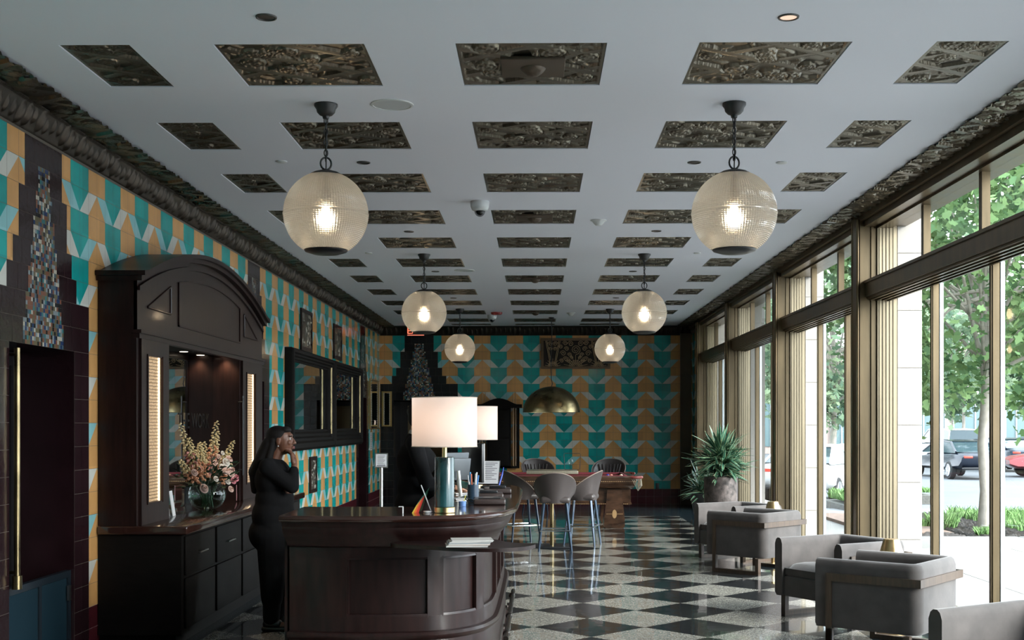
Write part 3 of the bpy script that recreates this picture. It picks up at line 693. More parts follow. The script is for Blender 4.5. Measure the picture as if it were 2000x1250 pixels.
m = MB(); m.tube([(.315,BL-.93,1.10),(.315,BL-.93,1.86)], .008, 8); m.tube([(.27,BL-.93,1.8),(.315,BL-.93,1.8)], .006, 6); m.tube([(.27,BL-.93,1.15),(.315,BL-.93,1.15)], .006, 6); m.build('pull_bar', black, cab)
for k, y in enumerate((9.75, 10.4, 11.05, 11.6)):
    m = MB(); m.lathe([(0,-.004),(.035,-.004),(.038,-.001)], 16); lt = m.build('niche_downlight', emit('niche_lens', (1,.8,.6), 6), cab, loc=(.13, y-BY0, 2.25))
    ld = bpy.data.lights.new('niche_spot', 'SPOT'); ld.energy = 9; ld.color = (1,.72,.45); ld.spot_size = 1.9; ld.spot_blend = .7; ld.shadow_soft_size = .04
    lo = bpy.data.objects.new('niche_spot', ld); COL.objects.link(lo); lo.location = (XL+.15, y, 2.23)
# lettering on the mirror
def text(s, size, mat, T_, name, parent=None, ext=.002, sx_=1, align='CENTER'):
    cu = bpy.data.curves.new(name, 'FONT'); cu.body = s; cu.size = size; cu.extrude = ext; cu.align_x = align; cu.resolution_u = 2
    o = bpy.data.objects.new(name, cu); COL.objects.link(o); dg = bpy.context.evaluated_depsgraph_get()
    me = bpy.data.meshes.new_from_object(o.evaluated_get(dg)); bpy.data.objects.remove(o); bpy.data.curves.remove(cu)
    me.materials.clear(); me.materials.append(mat); me.transform(T_ @ Matrix.Diagonal((sx_,1,1,1)))
    return obj(name, me, parent)
LW = Matrix(((0,0,1,0),(1,0,0,0),(0,1,0,0),(0,0,0,1)))        # text plane facing +X, reading toward +Y
text('THE WORK', .20, wood_blk, Matrix.Translation((.022, 2.38, 1.55)) @ LW, 'mirror_lettering', cab, .001, .95)

# things on the back bar
C0 = .86
t = thing('flower_vase', 'round clear glass vase of roses and tall pale snapdragon stems on the back bar', 'vase of flowers', (-2.80, 10.30, C0+.001))
m = MB(); m.lathe([(.0,.004),(.07,.004),(.12,.04),(.15,.10),(.152,.14),(.135,.19),(.11,.225),(.112,.235),(.118,.236),(.117,.222),(.142,.19),(.158,.14),(.156,.10),(.125,.035),(.07,0),(0,0)], 32, caps=False); m.build('glass_bowl', vglass, t)
m = MB(); m.lathe([(0,.02),(.1,.035),(.14,.10),(.143,.13),(0,.131)], 24, caps=False); m.build('water', glassy('water', (.75,.85,.78)), t)
rf = random.Random(3)
stem_m = M('dark_stem', (.02,.045,.015), .5); leaf_m = M('dark_leaf', (.012,.04,.014), .5, var=.4, vscale=20)
st = MB(); lf = MB()
def leafq(mb, p, d, L, B, mi=0):
    d = Vector(d).normalized(); s_ = d.cross(Vector((rf.uniform(-1,1),rf.uniform(-1,1),1))).normalized(); n_ = d.cross(s_)
    P = Vector(p); mb.add([P, P+d*L*.35+s_*B, P+d*L, P+d*L*.35-s_*B, P+d*L*.45+n_*B*.4], [(0,1,4),(1,2,4),(2,3,4),(3,0,4)], mi)
spk = [(-.06,-.60,.74),(-.02,-.48,.62),(.03,-.36,.56),(.0,-.24,.58),(-.03,-.42,.50),(.05,.12,.76),(-.02,.42,.67),(.02,.55,.48),(.04,.74,.58),(-.04,.04,.58),(.08,.48,.38),(-.08,-.52,.44)]
def colm(nm, c): return M(nm, c, .7)
pk = [colm('peach_petal',(.62,.30,.16)), colm('cream_petal',(.62,.50,.26)), colm('pink_petal',(.60,.26,.22))]
for i, (x, y, z) in enumerate(spk):
    base = Vector((x*.1, y*.08, .05)); tip = Vector((x, y, z)); mid = base.lerp(tip, .5)+Vector((0, -.02, .03))
    pts = [base, base.lerp(mid,.6), mid, mid.lerp(tip,.55), tip]; st.tube(pts, [.004,.004,.003,.003,.0015], 6)
    fm = MB()
    for k in range(46):
        f_ = .42+.58*k/46; q = mid.lerp(tip, (f_-.5)*2) if f_ > .5 else base.lerp(mid, f_*2)
        rr = .012+.026*(1-k/46); a = k*2.4; c = q+Vector((math.cos(a)*rr, math.sin(a)*rr, 0)); s_ = .016-.009*k/46
        mi = (0 if k < 20 else 1) if i % 3 else (2 if k < 16 else 1)
        fm.sphere(c, (s_, s_, s_*.8), 6, mi); fm.sphere(c+Vector((math.cos(a)*s_, math.sin(a)*s_, -.3*s_)), s_*.7, 5, mi)
    fm.build('snapdragon_spike', pk, t)
for i in range(190):
    a = rf.uniform(0, 2*PI); r_ = rf.uniform(.03,.28); p = (r_*math.cos(a)*.75, r_*math.sin(a)*1.7, rf.uniform(.2,.42)); leafq(lf, p, (math.cos(a), math.sin(a), rf.uniform(-.3,.9)), rf.uniform(.05,.1), .014)
for i in range(26):
    a = rf.uniform(0, 2*PI); st.tube([(.05*math.cos(a),.05*math.sin(a),.02),(.02*math.cos(a),.02*math.sin(a),.2),(.2*math.cos(a),.26*math.sin(a),.38)], .003, 5)
st.build('stems', stem_m, t); lf.build('leaves', leaf_m, t)
def rose(mb, c, r, mi, toward):
    c = Vector(c); q = Vector(toward).to_track_quat('Z','Y').to_matrix().to_4x4(); T_ = Matrix.Translation(c) @ q
    mb.sphere((0,0,-.2*r), (.72*r,.72*r,.6*r), 10, mi, T_)
    for ring, (rad, n, tilt) in enumerate(((.30,4,.3),(.55,5,.6),(.82,6,.95))):
        for k in range(n):
            a = 2*PI*k/n+ring*.5; ww = rad*1.1*r; vs = []
            for u in range(5):
                for v in range(4):
                    aa = a+(u-2)*.28*(1.3 if ring == 0 else 1); h = v/3; rr_ = rad*r*(.55+.5*h*tilt+.1*h*h); vs.append((rr_*math.cos(aa), rr_*math.sin(aa), -.35*r+h*r*(1.0-.35*ring*h)))
            mb.add(vs, [(u*4+v,u*4+v+1,u*4+5+v,u*4+4+v) for u in range(4) for v in range(3)], mi, True, T_)
rc = [colm('white_rose',(.66,.60,.52)), colm('blush_rose',(.62,.42,.34)), colm('pink_rose',(.50,.17,.19))]
for k, (x, y, z, r, mi) in enumerate([(.16,-.02,.36,.036,0),(.17,.08,.40,.042,0),(.16,.22,.42,.042,1),(.20,-.06,.33,.036,1),(.2,.04,.33,.036,1),(.15,-.20,.27,.028,0),(.21,.13,.30,.038,1),(.14,.30,.32,.04,0),(.18,.24,.31,.036,2),(.12,.38,.33,.038,0),(.10,.52,.32,.045,1),(.12,.60,.25,.045,2),(.17,.34,.23,.034,2),(.08,.46,.22,.034,0),(.1,.5,.15,.034,1),(.1,-.42,.20,.045,1),(.0,-.40,.33,.034,1),(.12,.0,.45,.026,1),(.14,.06,.48,.022,0),(.12,-.12,.40,.03,1)]):
    m = MB(); rose(m, (x*.85, y*.95, z), r, 0, (1, y*.3-.7, .5)); m.build('rose', rc[mi], t)
# brochure, card holders
m = MB(); T_ = Tm((-2.86, 9.56, C0+.002), ry=-.15, rz=.1); m.box(-.003,.003,-.05,.05,0,.20,0,T_); m.box(-.045,-.040,-.05,.05,0,.18,0,T_); m.build('tent_card', paper, None, 'white folded card standing on the back bar by the left lit panel', 'card')
t = thing('card_holder', 'clear holder with pink and white card on the back bar right of the vase', 'card holder', (-2.80, 11.45, C0+.001), .25)
m = MB(); m.box(-.04,.03,-.07,.07,0,.006); m.box(-.045,-.040,-.07,.07,0,.10); m.build('stand', glassy('acrylic', (.9,.92,.92)), t)
m = MB(); m.box(-.036,-.030,-.06,.06,.008,.15); m.build('card', M('pink_card', (.55,.30,.32), .5), t)
m = MB(); m.box(-.029,-.027,-.05,.05,.03,.07); m.build('printed_band', M('red_band', (.3,.03,.05), .5), t)
t = thing('picture_frame', 'small dark picture frame leaning behind the vase on the back bar', 'picture frame', (-3.02, 11.1, C0+.001), .1)
m = MB(); m.box(-.006,.006,-.07,.07,0,.16); m.build('frame', blackm, t)
m = MB(); m.box(.006,.008,-.055,.055,.015,.145); m.build('print', M('grey_print', (.15,.15,.15), .4), t)
# small wall notice
t = thing('wall_notice', 'narrow white vertical notice on the tiles under the gilt mirror', 'sign', (XL+.004, 22.9, 1.10)); m = MB(); m.box(0,.006,-.14,.14,0,.34); m.build('board', M('notice_white', (.5,.48,.45), .6), t)
m = MB()
for k in range(9): m.box(.0062,.0075,-.05,.05,.03+k*.034,.03+k*.034+.016)
m.build('lettering', ink, t)
# stanchion with sign
t = thing('sign_stand', 'steel post with small framed notice standing by the left wall', 'sign stand', (-1.79, 14.0, 0))
m = MB(); m.lathe([(.14,0),(.14,.008),(.13,.014),(.02,.02),(.018,.03),(.018,1.09)], 24); m.build('post', steel, t)
m = MB(); T_ = Tm((0,0,1.17), rx=-.12); m.box(-.075,.075,-.006,.006,-.085,.085,0,T_); m.build('frame', steel, t)
m = MB(); m.box(-.062,.062,-.008,-.0062,-.072,.072,0,T_); m.build('notice', paper, t)
m = MB(); [m.box(-.045,.045-.01*(k%3),-.0095,-.008,.05-.016*k,.054-.016*k,0,T_) for k in range(7)]; m.box(-.05,.05,-.0095,-.008,-.065,-.057,0,T_); m.build('lettering', ink, t)

# ================================================================ BACK WALL FIXTURES
# scrollwork grille
t = thing('scroll_grille', 'rectangular bronze scrollwork grille high on the back tiled wall', 'grille', (.78, YB-.004, 2.70))
gw, gh = .69, .612; m = MB()
for a_ in ((-gw,gw,0,.05),(-gw,gw,gh-.05,gh)): m.box(a_[0],a_[1],-.05,0,a_[2],a_[3])
m.box(-gw,-gw+.05,-.05,0,.05,gh-.05); m.box(gw-.05,gw,-.05,0,.05,gh-.05); m.build('frame', M('grille_bronze', (.13,.085,.05), .4, .6, var=.3), t)
m = MB(); m.box(-gw+.04,gw-.04,-.006,0,.04,gh-.04); m.build('backing', M('dark_backing', (.02,.013,.01), .8), t)
m = MB()
def spiral(cx, cz, r, a0, turns=1.6, s=1):
    pts = []
    for i in range(22):
        q = i/21; rr = r*(1-.82*q); a = a0+s*q*turns*2*PI; pts.append((cx+rr*math.cos(a), -.022, cz+rr*math.sin(a)))
    m.tube(pts, .0065, 5)
for sx_ in (-.455, 0, .455):
    base = (sx_, .045)
    for k in range(4): 
        rr = .035+.03*k if sx_ == 0 else .028+.022*k
        m.tube([(base[0]+rr*math.cos(PI*i/14), -.022, base[1]+rr*math.sin(PI*i/14)) for i in range(15)], .006, 5)
    for k in range(9):
        a = PI*(k+.5)/9; L = .24 if sx_ == 0 else .16; m.tube([(base[0]+.05*math.cos(a),-.022,base[1]+.05*math.sin(a)),(base[0]+L*math.cos(a),-.022,base[1]+L*math.sin(a))], .005, 5)
for s in (-1, 1):
    for x0, x1 in ((.03,.15),(.055,.18)):
        for c in (-.455,.455): m.tube([(c+s*x0,-.022,.10),(c+s*(x0+.09),-.022,gh-.05)], .007, 5)
    for x, z, r in ((.05,.50,.05),(.045,.40,.04)):
        for c in (-.455,.455): spiral(c+s*x, z, r, 0 if s > 0 else PI, s=s)
    for x, z, r in ((.10,.50,.06),(.21,.51,.05),(.18,.40,.05),(.25,.31,.06),(.12,.28,.045),(.2,.2,.05),(.28,.16,.045),(.08,.22,.035),(.30,.44,.045),(.14,.15,.035)):
        spiral(s*x, z, r, 0 if s > 0 else PI, s=s)
spiral(0, .38, .10, -PI/2, 2.2)
m.build('scrollwork', M('scroll_bronze', (.50,.35,.21), .45, .3), t)
# cue rack
t = thing('cue_cabinet', 'dark wooden cue cabinet with arched top hanging on the back wall', 'cabinet', (-.75, YB-.004, .72))
m = MB(); m.box(-.24,.24,-.14,0,0,1.22); m.box(-.45,-.40,-.10,0,0,1.20); m.box(.36,.41,-.10,0,0,1.20); m.box(-.45,.41,-.14,0,0,.04); m.build('body', wood_blk, t)
m = MB(); m.rbox(-.20,.20,-.155,-.141,.62,1.16,.005); m.build('door', wood_blk, t)
m = MB(); m.rbox(-.20,.20,-.155,-.141,.06,.58,.005); m.build('door', wood_blk, t)
m = MB(); m.box(-.50,.46,-.18,0,1.20,1.27)
m.add([(x,y,z) for y in (-.16,0) for x,z in [(-.36,1.27)]+[(-.30+.6*i/16, 1.29+.10*math.sin(PI*i/16)) for i in range(17)]+[(.36,1.27)]], [tuple(range(19)), tuple(range(37,18,-1))]+[(j,(j+1)%19,19+(j+1)%19,19+j) for j in range(19)]); m.build('pediment', wood_blk, t)
for k, x in enumerate((-.33,-.27,.285,.335)):
    m = MB(); m.tube([(x-.75,YB-.08,.765),(x-.75,YB-.08,1.5),(x-.75,YB-.08,2.23)], [.015,.012,.007], 8)
    m.build('pool_cue', M('cue_maple', (.40,.24,.12), .35), None, 'slender %s pool cue standing in the cue cabinet, %s' % ('maple', ['outer left','inner left','inner right','outer right'][k]), 'pool cue', 'cues in the rack')
m = MB(); m.rbox(-.035,.035,-.012,0,-.06,.06,.004); m.build('wall_socket', blackm, None, 'black double wall socket at the foot of the back tiles', 'socket', loc=(2.41, YB-.003, .36))
# exit sign
t = thing('exit_sign', 'red EXIT sign hanging from the ceiling over the far dark doorway', 'sign', (-2.395, 24.08, 3.352))
m = MB(); m.box(-.165,.165,-.02,.02,0,.19); m.box(-.01,.01,-.01,.01,.19,.20); m.build('housing', M('exit_housing', (.12,.06,.055), .5), t)
text('EXIT', .17, emit('exit_red', (1,.16,.08), 1.6), Matrix.Translation((0,-.021,.035)) @ Matrix.Rotation(PI/2,4,'X'), 'letters', t, .001, 1.0)
m = MB(); m.box(-.165,.165,-.024,-.0201,0,.014); m.build('lit_edge', emit('exit_edge', (1,.25,.15), .9), t)
# far doorway content
t = obj('door_4', None, kind='structure', loc=(PB+.05, YB+1.2, 0)); m = MB(); m.box(-.56,.46,-.02,.02,0,2.07); m.build('leaf', M('far_door', (.02,.016,.013), .5), t, kind='structure')
m = MB(); m.rbox(-.40,.30,-.03,-.021,.9,1.98,.005); m.build('pale_panel', M('tan_panel', (.42,.31,.17), .6), t, kind='structure')
# ================================================================ PENDANT GLOBES
globe_m = bpy.data.materials.new('prismatic_glass'); globe_m.use_nodes = True
n_ = globe_m.node_tree; n_.nodes.clear(); o_ = n_.nodes.new('ShaderNodeOutputMaterial')
tr_ = n_.nodes.new('ShaderNodeBsdfTransparent'); tr_.inputs[0].default_value = (.86,.84,.76,1)
tl_ = n_.nodes.new('ShaderNodeBsdfTranslucent'); tl_.inputs[0].default_value = (.66,.67,.64,1)
df_ = n_.nodes.new('ShaderNodeBsdfDiffuse'); df_.inputs[0].default_value = (.40,.42,.40,1)
gl_ = n_.nodes.new('ShaderNodeBsdfGlossy'); gl_.inputs['Roughness'].default_value = .12
def mixs(f, a, b):
    x = n_.nodes.new('ShaderNodeMixShader')
    if isinstance(f, float): x.inputs[0].default_value = f
    else: n_.links.new(f, x.inputs[0])
    n_.links.new(a, x.inputs[1]); n_.links.new(b, x.inputs[2]); return x.outputs[0]
fr_ = n_.nodes.new('ShaderNodeFresnel'); fr_.inputs['IOR'].default_value = 1.5
rf_ = n_.nodes.new('ShaderNodeBsdfRefraction'); rf_.inputs['Color'].default_value = (.84,.86,.82,1); rf_.inputs['Roughness'].default_value = .62; rf_.inputs['IOR'].default_value = 1.12
s1_ = mixs(.5, tl_.outputs[0], df_.outputs[0]); s3_ = mixs(.55, s1_, rf_.outputs[0]); s2_ = mixs(.07, s3_, tr_.outputs[0]); n_.links.new(mixs(fr_.outputs[0], s2_, gl_.outputs[0]), o_.inputs[0])
bulb_m = emit('warm_bulb', (1,.70,.42), 38)
def globe_mesh():
    Rr = .256; nt_, npn = 192, 104; zb = -math.sqrt(Rr**2-.128**2); p0 = math.asin(.09/Rr); p1 = PI-math.asin(.128/Rr)
    ph = np.linspace(p0, p1, npn); th = np.linspace(0, 2*PI, nt_, endpoint=False); T_, P_ = np.meshgrid(th, ph)
    ii = np.arange(nt_) % 2; jj = np.arange(npn) % 2
    rr = Rr*(1+.009*ii[None,:]+.009*jj[:,None]); rr = np.where(np.abs(Rr*np.cos(P_)) < .006, Rr*1.028, rr)
    co = np.stack([rr*np.sin(P_)*np.cos(T_), rr*np.sin(P_)*np.sin(T_), rr*np.cos(P_)], -1).reshape(-1,3)
    i = np.arange((npn-1)*nt_); a = i//nt_; b = i % nt_; F = np.stack([a*nt_+b, (a+1)*nt_+b, (a+1)*nt_+(b+1)%nt_, a*nt_+(b+1)%nt_], -1)
    return np_mesh('prismatic_globe', co, F, globe_m, smooth=False)
GM = globe_mesh()
def pendant(x, y, label):
    t = thing('globe_pendant', label, 'pendant lamp', (x, y, ZC), 0, 'prismatic globe pendants')
    zc = 2.878-ZC
    m = MB(); m.lathe([(.072,0),(.072,-.012),(.060,-.03),(.055,-.05),(.040,-.066),(.022,-.074),(.018,-.09),(0,-.092)], 24); m.build('ceiling_canopy', black, t)
    m = MB(); z = -.09; k = 0
    while z > zc+.34:
        q = [(.011*math.cos(2*PI*i/12), 0, .021*math.sin(2*PI*i/12)) for i in range(12)]
        m.tube(q, .0038, 6, closed=True, T=Tm((0,0,z-.012), rz=(PI/2)*(k % 2)+.4)); z -= .033; k += 1
    m.tube([(0,0,-.08),(.004,0,-.2),(0,0,zc+.27)], .004, 6); m.build('chain', black, t)
    m = MB(); q = [(.033*math.cos(2*PI*i/20), 0, .038*math.sin(2*PI*i/20)) for i in range(20)]; m.tube(q, .006, 8, closed=True, T=Tm((0,0,zc+.31), rz=.3)); m.tube([(0,0,zc+.275),(0,0,zc+.25)], .012, 10); m.build('hanging_ring', black, t)
    m = MB(); m.lathe([(0,zc+.268),(.04,zc+.266),(.075,zc+.256),(.098,zc+.243),(.10,zc+.236),(.09,zc+.234)], 32); m.build('top_cap', black, t)
    obj('glass_globe', GM, t, loc=(0,0,zc))
    m = MB(); m.lathe([(.132,zc-.218),(.134,zc-.224),(.128,zc-.232),(.08,zc-.247),(0,zc-.252)], 32); m.lathe([(.128,zc-.218),(0,zc-.214)], 32, caps=False); m.build('bottom_plate', blackm, t)
    m = MB(); m.lathe([(0,.06),(.014,.05),(.018,.02),(.026,-.01),(.03,-.035),(.024,-.058),(0,-.068)], 16, T=Tm((0,0,zc-.01))); m.build('bulb', bulb_m, t)
    m = MB(); m.lathe([(.018,zc+.04),(.02,zc+.09),(.012,zc+.23)], 12); m.build('lamp_holder', black, t)
    ld = bpy.data.lights.new('globe_light', 'POINT'); ld.energy = 3.4; ld.color = (1,.82,.66); ld.shadow_soft_size = .04
    lo = bpy.data.objects.new('globe_light', ld); COL.objects.link(lo); lo.location = (x, y, 2.878-.03)
for (x, y, l) in ((-1.296,7.466,'large ribbed glass globe pendant at upper left, nearest of the left row'),(1.212,7.476,'large ribbed glass globe pendant at upper right, nearest of the window-side row'),
                  (-1.30,14.04,'ribbed glass globe pendant, second in the left row'),(1.244,14.06,'ribbed glass globe pendant, second in the window-side row'),
                  (-1.304,20.65,'small looking far globe pendant at the end of the left row'),(1.248,20.7,'small looking far globe pendant overlapping the scroll grille on the back wall')):
    pendant(x, y, l)
# dome pendant
t = thing('dome_pendant', 'big aged brass dome pendant hanging before the chevron tiled back wall', 'pendant lamp', (.272, 22.3, ZC))
zr_ = 1.81-ZC; m = MB(); Rd = .525
pr = [(Rd*math.cos(a), zr_+.475*math.sin(a)) for a in [PI/2*i/18 for i in range(19)]]; pr[-1] = (.0, pr[-1][1])
m.lathe(pr+[(.0, pr[-1][1]-.012)]+[((Rd-.012)*math.cos(a), zr_+.463*math.sin(a)) for a in [PI/2*i/18 for i in range(17,-1,-1)]]+[(Rd, zr_)], 48, caps=False)
m.build('dome_shade', brass_old, t)
m = MB(); m.lathe([(.05,0),(.05,-.015),(.02,-.03),(0,-.031)], 16); m.build('ceiling_canopy', black, t)
m = MB(); m.tube([(0,0,-.03),(.01,0,-.4),(-.012,0,-.7),(.0,0,zr_+.60),(.02,0,zr_+.53),(0,0,zr_+.47)], .008, 6); m.build('cord', black, t)
m = MB(); m.sphere((0,0,zr_+.22), .05, 12); m.build('bulb', emit('dome_bulb', (1,.8,.55), 3), t)

# ================================================================ RECEPTION DESK
def catmull(P, n=8, closed=False):
    P = [Vector(p) for p in P]; out = []; k = len(P)
    for i in range(k if closed else k-1):
        p0, p1, p2, p3 = (P[(i-1)%k] if closed or i > 0 else P[0]), P[i], P[(i+1)%k], (P[(i+2)%k] if closed or i < k-2 else P[-1])
        for j in range(n):
            t_ = j/n; out.append(.5*((2*p1)+(-p0+p2)*t_+(2*p0-5*p1+4*p2-p3)*t_*t_+(-p0+3*p1-3*p2+p3)*t_**3))
    if not closed: out.append(P[-1])
    return out
DP = catmull([(-1.42,6.70),(-1.2,6.655),(-.95,6.645),(-.72,6.665),(-.50,6.72),(-.33,6.85),(-.215,7.03),(-.155,7.25),(-.13,7.5),(-.122,8.2),(-.12,9.0),(-.125,9.6),(-.16,9.92),(-.28,10.33),(-.42,10.62)], 6)
DP = [(p.x, p.y) for p in DP]
cum = [0]
for a, b in zip(DP[:-1], DP[1:]): cum.append(cum[-1]+math.dist(a, b))
def sub(s0, s1):
    out = []
    def at(s):
        for i in range(len(DP)-1):
            if cum[i+1] >= s: q = (s-cum[i])/(cum[i+1]-cum[i]); return (DP[i][0]+(DP[i+1][0]-DP[i][0])*q, DP[i][1]+(DP[i+1][1]-DP[i][1])*q)
        return DP[-1]
    k = max(2, int((s1-s0)/.05)+1)
    return [at(s0+(s1-s0)*i/(k-1)) for i in range(k)]
def s_of_x(x): return next(cum[i] for i in range(len(DP)) if DP[i][0] >= x)
desk = thing('reception_desk', 'curved dark mahogany reception desk with panelled front and polished top', 'desk')
m = MB(); inner = [(-.72,10.62),(-.72,7.42),(-1.42,7.42)]
m.prism(DP+inner, 1.045, 1.08); m.sweep(DP, [(0,1.045),(.010,1.052),(.014,1.0625),(.010,1.073),(0,1.08),(-.01,1.0625)]); m.build('counter_top', wood_top, desk, fix=True)
m = MB(); m.sweep(DP, [(-.02,1.045),(-.025,1.02),(-.032,1.012),(-.032,1.0),(-.05,.965),(-.075,.945),(-.078,.935),(-.098,.92),(-.102,.905),(-.13,.893),(-.20,.893),(-.20,1.045)]); m.build('apron', wood_h, desk)
m = MB(); m.sweep(DP, [(-.155,.40),(-.155,.90),(-.19,.90),(-.19,.40)])
m.sweep(DP, [(-.13,.838),(-.13,.895),(-.16,.895),(-.16,.838)]); m.sweep(DP, [(-.13,.425),(-.13,.507),(-.16,.507),(-.16,.425)]); m.build('body', wood_h, desk)
L_ = cum[-1]
stiles = [(0,.36), (s_of_x(-.573), s_of_x(-.49)), (s_of_x(-.24), s_of_x(-.24)+.12)]
q = s_of_x(-.24)+.12
while q < L_-.6: stiles.append((q+.62, q+.72)); q += .72
stiles.append((L_-.1, L_))
for a, b in stiles: m = MB(); m.sweep(sub(a,b), [(-.13,.50),(-.13,.845),(-.16,.845),(-.16,.50)]); m.build('stile', wood, desk)
for (a, b), (c, d) in zip(stiles[:-1], stiles[1:]):
    m = MB(); pth = sub(b, c)
    for z0, z1 in ((.507,.520),(.826,.838)): m.sweep(pth, [(-.138,z0),(-.130,z0),(-.133,z1),(-.155,z1),(-.155,z0)])
    for e in (sub(b, b+.012), sub(c-.012, c)): m.sweep(e, [(-.135,.507),(-.135,.838),(-.155,.838),(-.155,.507)])
    m.build('panel_bead', wood_h, desk)
m = MB(); m.sweep(DP, [(-.13,.425),(-.105,.42),(-.095,.405),(-.10,.39),(-.12,.375),(-.12,.10),(-.10,.09),(-.10,0),(-.19,0),(-.19,.425)]); m.build('plinth', wood_h, desk)
m = MB(); m.box(-1.405,-1.36,6.86,7.42,0,1.045); m.box(-1.36,-.72,7.38,7.42,0,1.045); m.box(-.76,-.72,7.42,10.6,0,1.045); m.box(-.72,-.44,10.5,10.54,0,1.045)
m.build('inner_carcass', wood_blk, desk)
m = MB(); m.box(-1.42,-1.405,6.84,7.40,.05,1.0); m.box(-1.435,-1.42,6.9,6.93,.4,.6); m.build('end_door', wood, desk)
# foot rail
m = MB(); m.tube([(-.20,7.9,.19),(-.195,10.2,.19)], .018, 10)
for y in (8.1, 8.85, 9.9): m.tube([(-.28,y,.10),(-.2,y,.10),(-.2,y,.19)], .014, 8); m.sphere((-.2,y,.19), .026, 10); m.lathe([(.035,0),(.03,.02),(0,.021)], 12, T=Tm((-.24,y,.10), ry=PI/2))
m.build('foot_rail', M('dark_bronze_rail', (.06,.05,.045), .25, .9), desk)
# ledge with magazines
m = MB(); pl = catmull([(-.80,6.64),(-.62,6.50),(-.42,6.39),(-.23,6.35),(-.08,6.42),(-.008,6.56),(-.03,6.63),(-.14,6.68),(-.34,7.0),(-.6,6.9)], 5, True); m.prism([(p.x,p.y) for p in pl], .915, .935); m.build('brochure_ledge', wood_h, desk)
mg = [M('magazine_white', (.55,.54,.52), .4), M('magazine_grey', (.22,.25,.27), .4), M('magazine_pale', (.5,.42,.38), .4)]
for k in range(8):
    x = -.36+(k-4)*.004+R.uniform(-.006,.006); z0 = .9355+k*.0045
    mm = MB(); mm.box(-.11,.11,-.085,.085,0,.0042); mm.build('magazine', mg[[0,0,2,0,1,0,0,0][k]], None, '%s magazine in the stack on the ledge at the curved desk front' % ['bottom','second lowest','third from bottom','fourth from bottom','fourth from top','third from top','second from top','topmost white'][k], 'magazine', 'magazines on the desk ledge', loc=(x, 6.49, z0), rz=.12+R.uniform(-.04,.04))

# table lamps
shade_m = bpy.data.materials.new('linen_shade'); shade_m.use_nodes = True; n_ = shade_m.node_tree; n_.nodes.clear()
o_ = n_.nodes.new('ShaderNodeOutputMaterial'); a_ = n_.nodes.new('ShaderNodeBsdfTranslucent'); a_.inputs[0].default_value = (.80,.68,.62,1); b_ = n_.nodes.new('ShaderNodeBsdfDiffuse'); b_.inputs[0].default_value = (.74,.68,.64,1)
x_ = n_.nodes.new('ShaderNodeMixShader'); x_.inputs[0].default_value = .5; n_.links.new(a_.outputs[0], x_.inputs[1]); n_.links.new(b_.outputs[0], x_.inputs[2]); n_.links.new(x_.outputs[0], o_.inputs[0])
SHT = M('shade_trim', (.5,.42,.36), .7)
def table_lamp(x, y, label):
    t = thing('table_lamp', label, 'lamp', (x, y, 1.081), 0, 'lamps on the reception desk')
    m = MB(); m.lathe([(.058,0),(.060,.002),(.060,.030),(.056,.032)], 40); m.build('brass_foot', brass, t)
    m = MB(); m.lathe([(.053,.032),(.056,.035),(.056,.312),(.054,.316)], 40); m.build('marble_base', marble, t)
    m = MB(); m.lathe([(.014,.316),(.014,.45),(.008,.452),(.008,.60)], 16); m.build('neck', brass, t)
    m = MB(); m.lathe([(.184,.375),(.186,.376),(.186,.655),(.184,.656)], 56, caps=False); m.build('lamp_shade', shade_m, t)
    for z in (.374,.652): m = MB(); m.lathe([(.1845,z),(.1878,z),(.1878,z+.005),(.1845,z+.005)], 56, caps=False); m.build('shade_rim', SHT, t)
    m = MB(); m.tube([(-.184,0,.60),(.184,0,.60)], .003, 6); m.tube([(0,-.184,.60),(0,.184,.60)], .003, 6); m.build('shade_carrier', brass, t)
    m = MB(); m.sphere((0,0,.50), .028, 12); m.build('bulb', emit('lamp_bulb', (1,.78,.6), 4), t)
    ld = bpy.data.lights.new('lamp_light', 'POINT'); ld.energy = 3.4; ld.color = (1,.80,.66); ld.shadow_soft_size = .03
    lo = bpy.data.objects.new('lamp_light', ld); COL.objects.link(lo); lo.location = (x, y, 1.081+.53)
table_lamp(-.525, 6.93, 'lit drum shade lamp on green marble column, nearer one on the desk')
table_lamp(-.515, 10.25, 'lit drum shade lamp on marble column, further one on the desk')
# desk clutter
t = thing('small_flag', 'small rainbow paper flag on a thin white stick on the desk beside the near lamp', 'flag', (-.62, 6.93, 1.082)); t.scale = (1.3, 1.3, 1.15)
m = MB(); m.lathe([(.02,0),(.02,.006),(0,.008)], 12); m.tube([(.015,0,.004),(-.03,0,.135)], .0025, 6); m.build('stick', paper, t)
fc = [(.02,.10,.06),(.45,.03,.02),(.55,.10,.015),(.42,.30,.03)]; flag = MB()
for i in range(4):
    for j in range(6):
        u0, u1 = i/4, (i+1)/4; v0, v1 = j/6, (j+1)/6
        def fp(u, v): return (-.026+.033*(1-v)*1.0-.06*u*(v*.2+.8), .012*math.sin(u*5)-.02*u, .125-.115*v-.075*u*(1-.35*v))
        flag.add([fp(u0,v0),fp(u1,v0),fp(u1,v1),fp(u0,v1)], [(0,1,2,3)], min(3, i) if j else 0)
flag.build('flag_cloth', [M('flag_%d' % i, c, .7) for i, c in enumerate(fc)], t)
m = MB(); m.box(-.02,.005,-.015,.015,.038,.041); m.box(.002,.005,-.015,.015,0,.04); m.build('place_card', paper, None, 'tiny bent white card standing near the left of the desk top', 'card', loc=(-.755,6.83,1.081))
